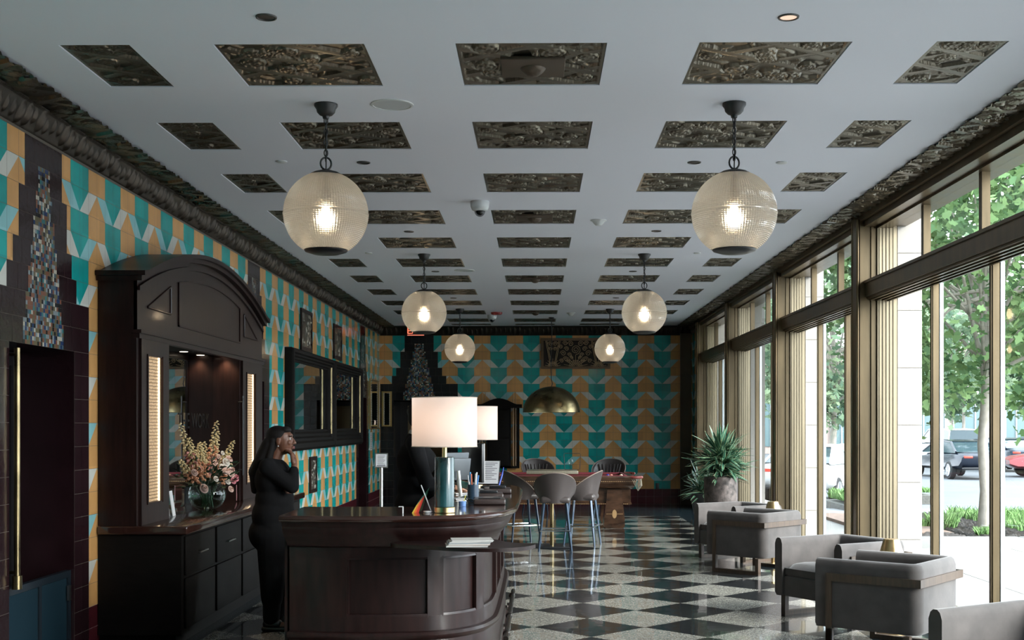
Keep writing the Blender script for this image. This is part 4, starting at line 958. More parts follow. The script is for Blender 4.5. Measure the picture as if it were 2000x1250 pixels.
def imac(x, y, rz, label, z=1.081, w=.30, h=.20):
    t = thing('monitor', label, 'monitor', (x, y, z), rz, 'monitors on the desk')
    m = MB(); T_ = Tm((0,0,.20), ry=-.18); m.rbox(-.008,.008,-w/2,w/2,-h/2,h/2,.004,0,T_); m.build('screen', M('dark_grey_alu', (.10,.11,.12), .4, .6), t)
    m = MB(); m.box(.0085,.0105,-w/2+.01,w/2-.01,-h/2+.01,h/2-.01,0,T_); m.build('display', blackm, t)
    m = MB(); m.tube([(-.03,0,.19),(-.06,0,.02)], .012, 8); m.rbox(-.11,.03,-.07,.07,0,.008,.003); m.build('stand', steel, t)
imac(-.545, 8.2, 2.2, 'grey backed tablet screen on a stand behind the near lamp', w=.22, h=.15)
imac(-.60, 8.85, 2.3, 'second grey backed screen further along the desk', w=.24, h=.20)
t = thing('monitor', 'black monitor seen edge-on in front of the far lamp', 'monitor', (-.49, 9.36, 1.081), .55, 'monitors on the desk')
m = MB(); m.rbox(-.015,.015,-.16,.16,.06,.36,.008); m.build('screen', blackm, t)
m = MB(); m.box(-.05,.05,-.08,.08,0,.01); m.box(-.012,.012,-.02,.02,.01,.10); m.build('stand', blackm, t)
m = MB(); m.tube([(.018,-.15,.07),(.018,-.15,.355),(.018,.15,.355)], .003, 6); m.build('edge', steel, t)
t = thing('document_stand', 'white printed page on a slanted black stand on the desk', 'document stand', (-.385, 9.72, 1.081), -.2)
m = MB(); T_ = Tm((0,0,.12), rx=-.35); m.box(-.09,.09,0,.006,-.1,.1,0,T_); m.box(-.06,.06,-.03,.09,-.12,-.11,0,Tm((0,0,.12))); m.build('stand', blackm, t)
m = MB(); m.box(-.085,.085,-.002,-.0005,-.095,.095,0,T_); m.build('page', paper, t)
m = MB(); [m.box(-.07,.07-.02*((k*7)%3),-.003,-.002,.075-.015*k,.080-.015*k,0,T_) for k in range(10)]; m.build('printed_lines', M('grey_ink', (.2,.2,.22), .7), t)
t = thing('pen_pot', 'dark pen pot full of blue and white pens behind the near lamp', 'pen pot', (-.415, 7.95, 1.081))
m = MB(); m.lathe([(.036,0),(.038,.002),(.038,.11),(.034,.11),(.034,.01),(0,.01)], 20, caps=False); m.build('pot', M('blue_black_pot', (.02,.04,.07), .3), t)
for k, c in enumerate([(.05,.2,.5),(.6,.6,.6),(.05,.3,.6),(.6,.62,.65),(.5,.12,.05),(.7,.7,.7)]):
    m = MB(); a = k*1.1; m.tube([(.015*math.cos(a),.015*math.sin(a),.015),(.035*math.cos(a),.03*math.sin(a),.17+.01*(k%3))], .0045, 6); m.build('pen', M('pen_%d' % k, c, .4), t)
t = thing('clip_cup', 'small blue glass cup holding yellow note slips beside the pen pot', 'cup', (-.455, 7.45, 1.081))
m = MB(); m.lathe([(.022,0),(.024,.03),(.022,.032),(.02,.004),(0,.004)], 16, caps=False); m.build('cup', M('blue_cup', (.1,.2,.45), .3), t)
m = MB(); m.box(-.002,.002,-.012,.012,.01,.07,0,Tm(ry=.3)); m.build('note_slips', M('yellow_note', (.5,.48,.08), .6), t)
for k, (x, y, l) in enumerate(((-.30,7.72,'black leather tray on the desk top, nearest the front edge'),(-.33,8.35,'black card terminal on the desk top behind the leather tray'),(-.29,8.98,'low black box on the desk top in front of the document stand'))):
    t = thing(['leather_tray','card_terminal','storage_box'][k], l, ['tray','card terminal','box'][k], (x, y, 1.081), .05)
    m = MB(); m.rbox(-.10,.10,-.13,.13,0,.035,.01); m.build('body', leather, t)
    m = MB(); m.rbox(-.07,.07,-.09,.09,.036,.040,.002) if k == 0 else m.rbox(-.06,.06,-.10,-.02,.036,.055,.005); m.build(['pad','keypad','lid'][k], blackm, t)
m = MB(); m.tube([(-.03,-.03,.005),(.02,.0,.01),(.05,.06,.12)], .007, 8); m.tube([(.045,.05,.10),(.06,.08,.17)], [.007,.002], 8)
m.build('desk_pen', M('bright_blue', (.01,.06,.45), .35), None, 'bright blue pen standing in front of the printed page', 'pen', loc=(-.315, 9.35, 1.082))
m = MB(); pts = [(.05,0,.005),(.08,-.08,.006),(.02,-.14,.02),(-.02,-.2,.04),(.02,-.28,.012),(.06,-.3,.006)]; m.tube([tuple(p) for p in catmull(pts, 5)], .004, 6); m.build('cable', blackm, None, 'thin black cable looping over the desk top by the pen pot', 'cable', loc=(-.44, 7.95, 1.079))

# ================================================================ ARMCHAIRS
def armchair(label):
    t = thing('armchair', label, 'armchair', group='grey velvet armchairs by the windows'); Wd, D = .76, .74
    h, d0, d1 = Wd/2, -D/2, D/2; th_ = .085
    pth = [(d1,-h+th_/2)] + [(d0+.05+th_/2-(.05)*math.sin(a), -h+th_/2+.05*(1-math.cos(a))) for a in [PI/2*i/6 for i in range(7)]]
    full = pth + [(x,-y) for x, y in reversed(pth)]
    prof = [(-th_/2,.20),(-th_/2,.60),(-th_/2+.012,.635),(-th_/2+.03,.65),(th_/2-.03,.65),(th_/2-.012,.635),(th_/2,.60),(th_/2,.20),(th_/2-.02,.175),(-th_/2+.02,.175)]
    m = MB(); m.sweep(full, prof); m.build('upholstered_shell', velvet, t, sharp=50)
    m = MB(); m.rbox(d0+th_-.01, d1-.02, -h+th_-.005, h-th_+.005, .17, .34, .02); m.build('seat_base', velvet, t)
    m = MB(); b = bmesh.new()
    nx = ny = 14; vs = []
    for i in range(nx+1):
        for j in range(ny+1):
            u, v = i/nx*2-1, j/ny*2-1; e = (1-abs(u)**5)*(1-abs(v)**5); x = d0+th_+.30+u*.325; y = v*(h-th_-.004)
            vs.append((x, y, .40+.055*e**.5*(1+.08*math.sin(5*u+3*v))))
    n1 = len(vs); vs += [(x, y, .355+.02*0) if 0 else (x, y, .345) for x, y, z in vs]
    fs = [(i*(ny+1)+j,(i+1)*(ny+1)+j,(i+1)*(ny+1)+j+1,i*(ny+1)+j+1) for i in range(nx) for j in range(ny)]; fs += [tuple(n1+k for k in reversed(f)) for f in fs]
    rim = [i*(ny+1) for i in range(nx+1)]+[nx*(ny+1)+j for j in range(1,ny+1)]+[i*(ny+1)+ny for i in range(nx-1,-1,-1)]+[j for j in range(ny-1,0,-1)]
    fs += [(rim[k], rim[(k+1)%len(rim)], n1+rim[(k+1)%len(rim)], n1+rim[k]) for k in range(len(rim))]
    b.free(); m.add(vs, fs, 0, True); m.tube([(vs[k][0], vs[k][1], vs[k][2]) for k in rim], .006, 5, closed=True); m.build('seat_cushion', velvet, t)
    m = MB(); o_ = .018
    for s in (-1, 1): m.box(d0+.02, d1-.085, s*h-(0 if s > 0 else o_), s*h+(o_ if s > 0 else 0), .50, .555)
    m.box(d0-o_, d0, -h-o_, h+o_, .50, .555); m.box(d0, d0+.02, -h-o_, -h, .50, .555); m.box(d0, d0+.02, h, h+o_, .50, .555); m.build('rail', frame_w, t)
    for s in (-1, 1):
        y0, y1 = (s*h, s*h+o_) if s > 0 else (s*h-o_, s*h)
        m = MB(); m.box(d1-.125, d1-.085, min(y0, s*h-.02*s*0), y1, .012, .50); m.box(d1-.125,d1-.085,y0-(.03 if s>0 else 0),y1+(.03 if s<0 else 0),0.012,.172); m.build('leg', frame_w, t)
        m = MB(); m.box(d0+.06, d0+.10, y0-(.03 if s>0 else 0), y1+(.03 if s<0 else 0), .012, .172); m.build('leg', frame_w, t)
        m = MB(); m.box(d0+.06, d1-.085, y0-(.03 if s>0 else 0), y1+(.03 if s<0 else 0), .0, .035); m.build('runner', frame_w, t)
    return t
ac = armchair('grey velvet armchair seen from its side, nearest full chair at lower right')
ac.location = (2.475, 8.60, 0); ac.rotation_euler[2] = math.radians(141.5)
dup(ac, (2.49, 9.98, 0), math.radians(211), 'grey velvet armchair turned toward the camera with its seat showing, behind the nearest full chair')
dup(ac, (2.385, 13.28, 0), math.radians(135), 'grey velvet armchair seen from its side, in the further pair by the windows')
dup(ac, (2.39, 14.38, 0), math.radians(211), 'grey velvet armchair with its seat showing in front of the big potted plant')
dup(ac, (2.50, 6.06, 0), math.radians(211), 'grey velvet armchair cut off at the lower right corner')
def side_table(x, y, l1, l2):
    t = thing('side_table', l1, 'side table', (x, y, 0), 0, 'side tables between armchairs')
    m = MB(); m.lathe([(.0,.46),(.20,.46),(.205,.468),(.20,.476),(0,.476)], 32); m.build('table_top', M('stone_top', (.16,.15,.14), .3), t)
    m = MB(); m.lathe([(.12,0),(.12,.01),(.02,.02),(.018,.46)], 24); m.build('pedestal', brass, t)
    t = thing('small_lamp', l2, 'lamp', (x, y, .477), 0, 'small brass lamps between armchairs')
    m = MB(); m.lathe([(.045,0),(.045,.01),(.008,.016),(.008,.15)], 20); m.build('stem', brass, t)
    m = MB(); m.lathe([(.092,.12),(.058,.235),(.0,.238),(.0,.234),(.054,.230),(.089,.12)], 36, caps=False); m.build('cone_shade', brass, t)
side_table(2.70, 9.29, 'round side table between the two nearer armchairs', 'brushed brass cone lamp peeking over the nearer pair of armchairs')
side_table(2.68, 13.83, 'round side table between the two further armchairs', 'brushed brass cone lamp peeking over the further pair of armchairs')

# ================================================================ BAR STOOLS AND PUB TABLE
def stool(label):
    t = thing('bar_stool', label, 'bar stool', group='leather bar stools')       # faces +x
    m = MB(); n = 30; rows = 9; vs = []
    for sgn, off in ((0, 0), (1, .03)):
        for i in range(n+1):
            a = -1.95+3.9*i/n; c = math.cos(a); topz = .70+.28*max(0, (math.cos(a*.80)))**.8
            for j in range(rows+1):
                q = j/rows; z = .60+(topz-.60)*q; rr = .185+.055*q+(.03*q*q) - off*(1 if q < 1 else .9)
                vs.append((-rr*math.cos(a)*.98-.01, rr*math.sin(a), z if not (sgn and j == 0) else z+.0))
    N1 = (n+1)*(rows+1); W_ = rows+1; fs = []
    for i in range(n):
        for j in range(rows):
            a = i*W_+j; fs.append((a, a+1, a+W_+1, a+W_)); fs.append((N1+a, N1+a+W_, N1+a+W_+1, N1+a+1))
        a = i*W_; fs.append((a, a+W_, N1+a+W_, N1+a)); a = i*W_+rows; fs.append((a, N1+a, N1+a+W_, a+W_))
    for j in range(rows): fs.append((j, N1+j, N1+j+1, j+1)); a = n*W_+j; fs.append((a, a+1, N1+a+1, N1+a))
    m.add(vs, fs, 0, True); m.build('back_shell', leather_g, t, sharp=60)
    m = MB()
    for k in range(7):
        a = -.9+1.8*k/6; m.tube([(-(.165+.055*q)*math.cos(a), (.165+.055*q)*math.sin(a), .69+.20*q) for q in (0,.5,1)], [.016,.018,.010], 8)
    m.build('channel_tufts', leather, t)
    m = MB(); m.rbox(-.19,.19,-.19,.19,.60,.69,.04); m.build('seat', leather_g, t)
    m = MB(); m.tube([(-(.27)*math.cos(a)*.98-.01+.01, .262*math.sin(a), .705+.28*max(0,math.cos(a*.8))**.8) for a in [-1.9+3.8*i/40 for i in range(41)]], .006, 6); m.build('piping', M('pale_piping', (.25,.2,.17), .5), t)
    for sx_ in (-1, 1):
        for sy in (-1, 1):
            m = MB(); m.tube([(sx_*.14,sy*.14,.61),(sx_*.205,sy*.205,0)], [.019,.012], 4, smooth=False); m.build('leg', blueleg, t)
    m = MB(); rr = .185; m.tube([(-rr,-rr,.26),(rr,-rr,.26),(rr,rr,.26),(-rr,rr,.26)], .010, 8, closed=True); m.build('footrest', chrome, t)
    return t
s0 = stool('taupe leather bar stool with its back to the camera at the high table'); s0.location = (.232, 15.33, 0); s0.rotation_euler[2] = PI/2
dup(s0, (.60, 15.95, 0), PI-.25, 'leather bar stool seen in profile right of the high table, backrest leaning right')
dup(s0, (-.20, 16.1, 0), .35, 'dark bar stool left of the high table, half hidden by the reception desk')
dup(s0, (.03, 21.3, 0), -PI/2+.25, 'dark leather stool behind the pool table, left one of the far pair', scale=(1.12,1.12,1))
dup(s0, (1.26, 21.3, 0), -PI/2-.2, 'dark leather stool behind the pool table, right one of the far pair', scale=(1.12,1.12,1))
t = thing('high_table', 'high square pub table with ribbed top edge on a brass column', 'table', (.20, 15.78, 0))
m = MB(); m.rbox(-.33,.33,-.30,.30,.955,.995,.006); m.build('table_top', M('aged_table_top', (.22,.20,.15), .3, .3, var=.3, vscale=20, stretch=(20,1,1)), t)
m = MB(); m.tube([(0,0,.02),(0,0,.955)], .026, 20); m.build('column', brass_old, t)
m = MB(); m.rbox(-.25,.25,-.25,.25,0,.022,.005); m.build('base_plate', blackm, t)
t = thing('wire_menu_stand', 'thin black wire frame standing on the high table', 'wire stand', (.49-.02, 15.86, .996))
m = MB(); m.tube([(-.10,0,0),(-.115,0,.20),(-.10,0,.215),(.09,0,.215),(.105,0,.20),(.09,0,0)], .0035, 6); m.tube([(-.1,0,.003),(.09,0,.003)], .003, 6); m.tube([(-.0,-.04,.003),(-.0,.04,.003)], .003, 6); m.build('wire', black, t)
m = MB(); m.lathe([(.028,0),(.028,.003),(.004,.008),(.004,.05),(.03,.075),(.036,.11),(.032,.14),(.031,.14),(.034,.11),(.028,.078),(0,.06)], 24, caps=False)
m.build('wine_glass', vglass, None, 'stemmed glass on the right side of the high table', 'glass', loc=(.44, 15.66, .996))

# ================================================================ POOL TABLE
t = thing('pool_table', 'antique dark wood pool table with burgundy cloth and inlaid legs', 'pool table', (.21, 19.25, 0))
hx, hy = 1.30, .74; burg = M('burgundy_cloth', (.16,.018,.028), .85); pw = M('walnut', (.055,.028,.016), .25, var=.5, vscale=6, stretch=(1,3,3), coat=.4)
inlay = M('pale_inlay', (.42,.26,.12), .4)
m = MB(); m.box(-hx+.12,hx-.12,-hy+.12,hy-.12,.745,.765); m.build('playing_cloth', burg, t)
m = MB()
for x0,x1,y0,y1 in ((-hx,hx,-hy,-hy+.12),(-hx,hx,hy-.12,hy),(-hx,-hx+.12,-hy+.12,hy-.12),(hx-.12,hx,-hy+.12,hy-.12)): m.rbox(x0,x1,y0,y1,.775,.800,.006)
m.build('top_rail', pw, t)
m = MB()
for x0,x1,y0,y1 in ((-hx+.12,hx-.12,-hy+.12,-hy+.16),(-hx+.12,hx-.12,hy-.16,hy-.12),(-hx+.12,-hx+.16,-hy+.16,hy-.16),(hx-.16,hx-.12,-hy+.16,hy-.16)): m.rbox(x0,x1,y0,y1,.765,.808,.01)
m.box(-hx+.02,hx-.02,-hy+.02,-hy+.10,.800,.803); m.build('cushion', burg, t)
m = MB()
pr = [(0,.775),(.0,.70),(-.02,.66),(-.05,.62),(-.12,.60),(-.12,.40),(-.10,.385),(-.10,.36),(-.2,.36),(-.2,.775)]
m.sweep([(-hx,hy),(-hx,-hy),(hx,-hy),(hx,hy)], [(-d if 0 else d, z) for d, z in pr], closed=True, smooth=False); m.build('apron', pw, t)
m = MB()
for k in range(90): m.box(-hx+.05+k*.0285,-hx+.066+k*.0285,-hy-.003,-hy+.002,.715,.725); m.box(-hx+.14+k*.0262,-hx+.153+k*.0262,-hy+.096,-hy+.101,.368,.378)
m.build('inlay_band', inlay, t)
def pleg(s, sy):
    m = MB(); cx = s*(hx-.32); cy = sy*(hy-.24)
    prof = [(.13,.0),(.155,.02),(.16,.10),(.15,.22),(.12,.45),(.11,.60)]
    vs = []
    for w, z in prof: vs += [(cx-w,cy-.10-w*.35,z),(cx+w,cy-.10-w*.35,z),(cx+w,cy+.10+w*.35,z),(cx-w,cy+.10+w*.35,z)]
    k = len(prof); fs = [(4*i+j,4*i+(j+1)%4,4*i+4+(j+1)%4,4*i+4+j) for i in range(k-1) for j in range(4)]+[(3,2,1,0),(4*k-4,4*k-3,4*k-2,4*k-1)]
    m.add(vs, fs); lg = m.build('leg', pw, t)
    if sy < 0:
        m = MB(); m.lathe([(0,0),(.035,0)], 24, caps=False, T=Tm((cx,cy-.162,.22), rx=PI/2) @ Matrix.Diagonal((1,1.9,1,1)))
        for d in (-1, 1):
            for q in range(4): m.box(cx+d*(.05+q*.022)-.006,cx+d*(.05+q*.022)+.006,cy-.163,cy-.158,.215,.225)
        m.build('inlay', inlay, lg)
for s in (-1, 1):
    for sy in (-1, 1): pleg(s, sy)
for s in (-1, 1):
    for sy in (-1, 1):
        m = MB(); cx, cy = s*hx, sy*hy
        m.tube([(cx+.11*math.cos(a)*s-.02*s, cy+.11*math.sin(a)*sy-.02*sy, .785) for a in [-.5+2.6*i/14 for i in range(15)]], .022, 8); pk_ = m.build('pocket', M('pocket_leather', (.16,.03,.025), .5), t)
        m = MB()
        for i in range(10):
            a = -.5+2.6*i/9
            m.tube([(cx+.10*math.cos(a)*s-.02*s, cy+.10*math.sin(a)*sy-.02*sy, .77),(cx+(.07*math.cos(a)+.02)*s, cy+(.07*math.sin(a)+.02)*sy,.66),(cx+.03*s,cy+.03*sy,.58+.02*(i%3))], .004, 4)
        m.build('net', M('net_cord', (.3,.28,.22), .8), pk_)
bc = [('orange',(.75,.17,.04)),('dark blue',(.02,.04,.25)),('red and white',(.6,.25,.18)),('cream',(.72,.62,.45)),('pale peach',(.75,.42,.25)),('cream yellow',(.7,.55,.3)),('green',(.03,.12,.07))]
for k, ((x, y), (nm, c)) in enumerate(zip([(.93,18.80),(1.10,18.86),(1.15,18.78),(1.305,18.78),(-.545,18.75),(-.475,18.79),(-.65,18.77)], bc)):
    m = MB(); m.sphere((0,0,0), .0286, 16); m.build('pool_ball', M('ball_%s' % nm.replace(' ','_'), c, .12), None, '%s pool ball on the burgundy table near the %s' % (nm, 'right end' if x > 0 else 'left end, beside the desk'), 'pool ball', 'balls on the pool table', loc=(x, y, .803+.0286 if y < 18.61 else .765+.0286+.0))
# ================================================================ PLANTS
lg = bpy.data.materials.new('variegated_leaf'); lg.use_nodes = True; n_ = lg.node_tree; p_ = n_.nodes['Principled BSDF']
at_ = n_.nodes.new('ShaderNodeAttribute'); at_.attribute_name = 'across'; r_ = n_.nodes.new('ShaderNodeValToRGB'); e_ = r_.color_ramp.elements
e_[0].position = .0; e_[0].color = (.02,.085,.06,1); e_[1].position = .93; e_[1].color = (.40,.48,.26,1); q_ = e_.new(.7); q_.color = (.035,.13,.085,1)
n_.links.new(at_.outputs['Fac'], r_.inputs[0]); n_.links.new(r_.outputs[0], p_.inputs['Base Color']); p_.inputs['Roughness'].default_value = .38
def sword_plant(name, parent, c, n, L0, L1, w, seed, pen=0, heads=((0,0,0),)):
    rg = random.Random(seed); vs, fs, ac_ = [], [], []
    for i in range(n):
        hx_, hy_, hz_ = heads[i % len(heads)]
        a = rg.uniform(0, 2*PI); el = math.asin(rg.uniform(-.25, .98)); L = rg.uniform(L0, L1)*(1.0 if el > .2 else .9); b = w*rg.uniform(.7,1.1)
        d = Vector((math.cos(a)*math.cos(el), math.sin(a)*math.cos(el), math.sin(el))); side = d.cross(Vector((0,0,1))).normalized(); nn = side.cross(d).normalized()
        P0 = Vector(c)+Vector((hx_,hy_,hz_))+Vector((0,0,rg.uniform(-.04,.10))); tw = rg.uniform(-.5,.5); side = (side*math.cos(tw)+nn*math.sin(tw)); nn = side.cross(d)
        o = len(vs); K = 7
        for k in range(K+1):
            q = k/K; ww = b*(.55+1.0*q if q < .35 else .9)*(1-max(0,(q-.35)/.65)**2.2); p = P0+d*L*q+Vector((0,0,-1))*L*.16*q*q*(1.2-max(0,d.z))
            vs += [p-side*ww+nn*ww*.35, p, p+side*ww+nn*ww*.35]; ac_ += [1, 0, 1]
        for k in range(K):
            for j in range(2): fs.append((o+3*k+j, o+3*k+j+1, o+3*k+4+j, o+3*k+3+j))
    me = bpy.data.meshes.new(name); me.from_pydata(vs, [], fs); at = me.attributes.new('across','FLOAT','POINT'); at.data.foreach_set('value', ac_)
    me.materials.append(lg); me.polygons.foreach_set('use_smooth', [True]*len(fs)); return obj(name, me, parent)
rust = M('rusted_planter', (.075,.062,.058), .55, .2, var=.75, vscale=14, bump=.25, bscale=40)
t = thing('potted_yucca', 'large spiky yucca in a mottled cylindrical planter by the windows', 'potted plant', (2.585, 17.1, 0))
m = MB(); m.lathe([(.225,0),(.23,.01),(.235,.85),(.228,.856),(.218,.85),(.215,.80),(0,.80)], 40, caps=False); m.build('planter', rust, t)
sword_plant('foliage', t, (0,0,.86), 430, .32, .56, .026, 4, heads=((0,0,0),(.08,.03,.10),(-.09,.02,.12),(.02,-.08,.16),(.0,.08,.2),(-.02,0,.26)))
m = MB(); m.lathe([(0,.81),(.21,.805)], 24, caps=False); m.tube([(0,0,.8),(.02,0,1.0)], .03, 8); m.tube([(-.05,0,.8),(-.09,0,1.0)], .022, 8); m.build('soil', M('dark_soil', (.02,.014,.01), .9), t)
t = thing('potted_yucca', 'smaller spiky plant in a tapered black planter near the back corner', 'potted plant', (2.70, 19.3, 0))
m = MB(); m.lathe([(.16,0),(.17,.01),(.28,.50),(.27,.505),(.25,.50),(.24,.46),(0,.46)], 32, caps=False); m.build('planter', blackm, t)
sword_plant('foliage', t, (0,0,.50), 190, .28, .50, .021, 9, heads=((0,0,0),(-.1,.03,.03),(.1,-.03,.05)))
m = MB(); m.lathe([(0,.47),(.23,.465)], 24, caps=False); m.build('soil', M('dark_soil2', (.02,.014,.01), .9), t)

# ================================================================ PEOPLE
def blob(parts, name, mat, parent, voxel, smooth_it=4, mats=None):
    """parts: ('c',p0,r0,p1,r1) tapered limbs and ('e',centre,(rx,ry,rz),rot) volumes, fused to ONE continuous surface"""
    m = MB()
    for p in parts:
        if p[0] == 'c':
            _, a, ra, b, rb = p; a, b = Vector(a), Vector(b); k = 4
            pts = [a.lerp(b, i/k) for i in range(k+1)]; m.tube(pts, [ra+(rb-ra)*i/k for i in range(k+1)], 14)
            m.sphere(a, ra*1.0, 14); m.sphere(b, rb*1.0, 14)
        else:
            c, r = p[1], p[2]; T_ = Tm(c, *(p[3] if len(p) > 3 else (0,0,0))); m.sphere((0,0,0), r, 24, 0, T_)
    me = m.mesh(name, mat); o = bpy.data.objects.new(name, me); COL.objects.link(o)
    md = o.modifiers.new('r', 'REMESH'); md.mode = 'VOXEL'; md.voxel_size = voxel; md.use_smooth_shade = True
    ms = o.modifiers.new('s', 'SMOOTH'); ms.factor = .5; ms.iterations = smooth_it
    dg = bpy.context.evaluated_depsgraph_get(); me2 = bpy.data.meshes.new_from_object(o.evaluated_get(dg)); bpy.data.objects.remove(o)
    me2.name = name; me2.polygons.foreach_set('use_smooth', [True]*len(me2.polygons)); me2.materials.clear(); me2.materials.append(mat)
    return obj(name, me2, parent)
suit = M('black_suit', (.006,.006,.007), .9, spec=.2); hairm = M('black_hair', (.005,.004,.004), .7, spec=.25, bump=.3, bscale=90, stretch=(6,6,1)); shoe = M('black_shoe', (.01,.01,.01), .3)
def skinm(nm, c):
    m = M(nm, c, .45, var=.08, vscale=12); m.node_tree.nodes['Principled BSDF'].inputs['Subsurface Weight'].default_value = .06; m.node_tree.nodes['Principled BSDF'].inputs['Subsurface Radius'].default_value = (.01,.004,.002); return m
def hand(base, d, palm_n, L=.165, curl=.5, side=1):
    """palm and five unequal bent fingers; returns blob parts"""
    d = Vector(d).normalized(); nrm = Vector(palm_n).normalized(); w = d.cross(nrm).normalized()*side; P = Vector(base); out = []
    out += [('c', P, .022, P+d*.035, .026)]
    for k in range(4):
        f = (k-1.5)*.019; q0 = P+d*.02+w*f*.8; q1 = P+d*.078+w*f; out.append(('c', q0, .0145, q1, .0115))
        ln = (.072,.082,.078,.060)[k]; c1 = curl*(.8+.1*k); d1 = (d*math.cos(c1)+nrm*math.sin(c1)).normalized(); d2 = (d*math.cos(2*c1)+nrm*math.sin(2*c1)).normalized(); d3 = (d*math.cos(2.7*c1)+nrm*math.sin(2.7*c1)).normalized()
        a = q1+d1*ln*.45; b = a+d2*ln*.32; c = b+d3*ln*.23
        out += [('c', q1, .0095, a, .0085), ('c', a, .0085, b, .0078), ('c', b, .0078, c, .0068)]
    t0 = P+d*.018-w*.026; t1 = t0-w*.022+d*.030+nrm*.012; t2 = t1-w*.004+d*.030+nrm*.014; out += [('c', t0, .015, t1, .0115), ('c', t1, .010, t2, .0082)]
    return out
def head_parts(c, s=1.0, f=0):
    """skull, jaw, brow, nose, lips, ears; face looks along +x"""
    x, y, z = c; o = []
    E_ = lambda dx,dy,dz,rx,ry,rz,rot=(0,0,0): o.append(('e',(x+dx*s,y+dy*s,z+dz*s),(rx*s,ry*s,rz*s),rot))
    E_(-.012,0,.03,.095,.075,.085); E_(.022,0,-.01,.070,.064,.095); E_(.045,0,-.062,.040,.042,.034); E_(.072,0,-.088,.019,.022,.018)
    E_(.072,0,.045,.018,.045,.016); E_(.068,.034,-.012,.018,.020,.022); E_(.068,-.034,-.012,.018,.020,.022)
    o.append(('c',(x+.086*s,y,z+.022*s),.009*s,(x+.108*s,y,z-.014*s),.0125*s)); E_(.096,.012,-.018,.011,.009,.009); E_(.096,-.012,-.018,.011,.009,.009)
    E_(.092,0,-.043,.012,.022,.007); E_(.090,0,-.055,.012,.020,.0075)
    E_(-.005,.078,-.005,.018,.008,.030); E_(-.005,-.078,-.005,.018,.008,.030)
    return o
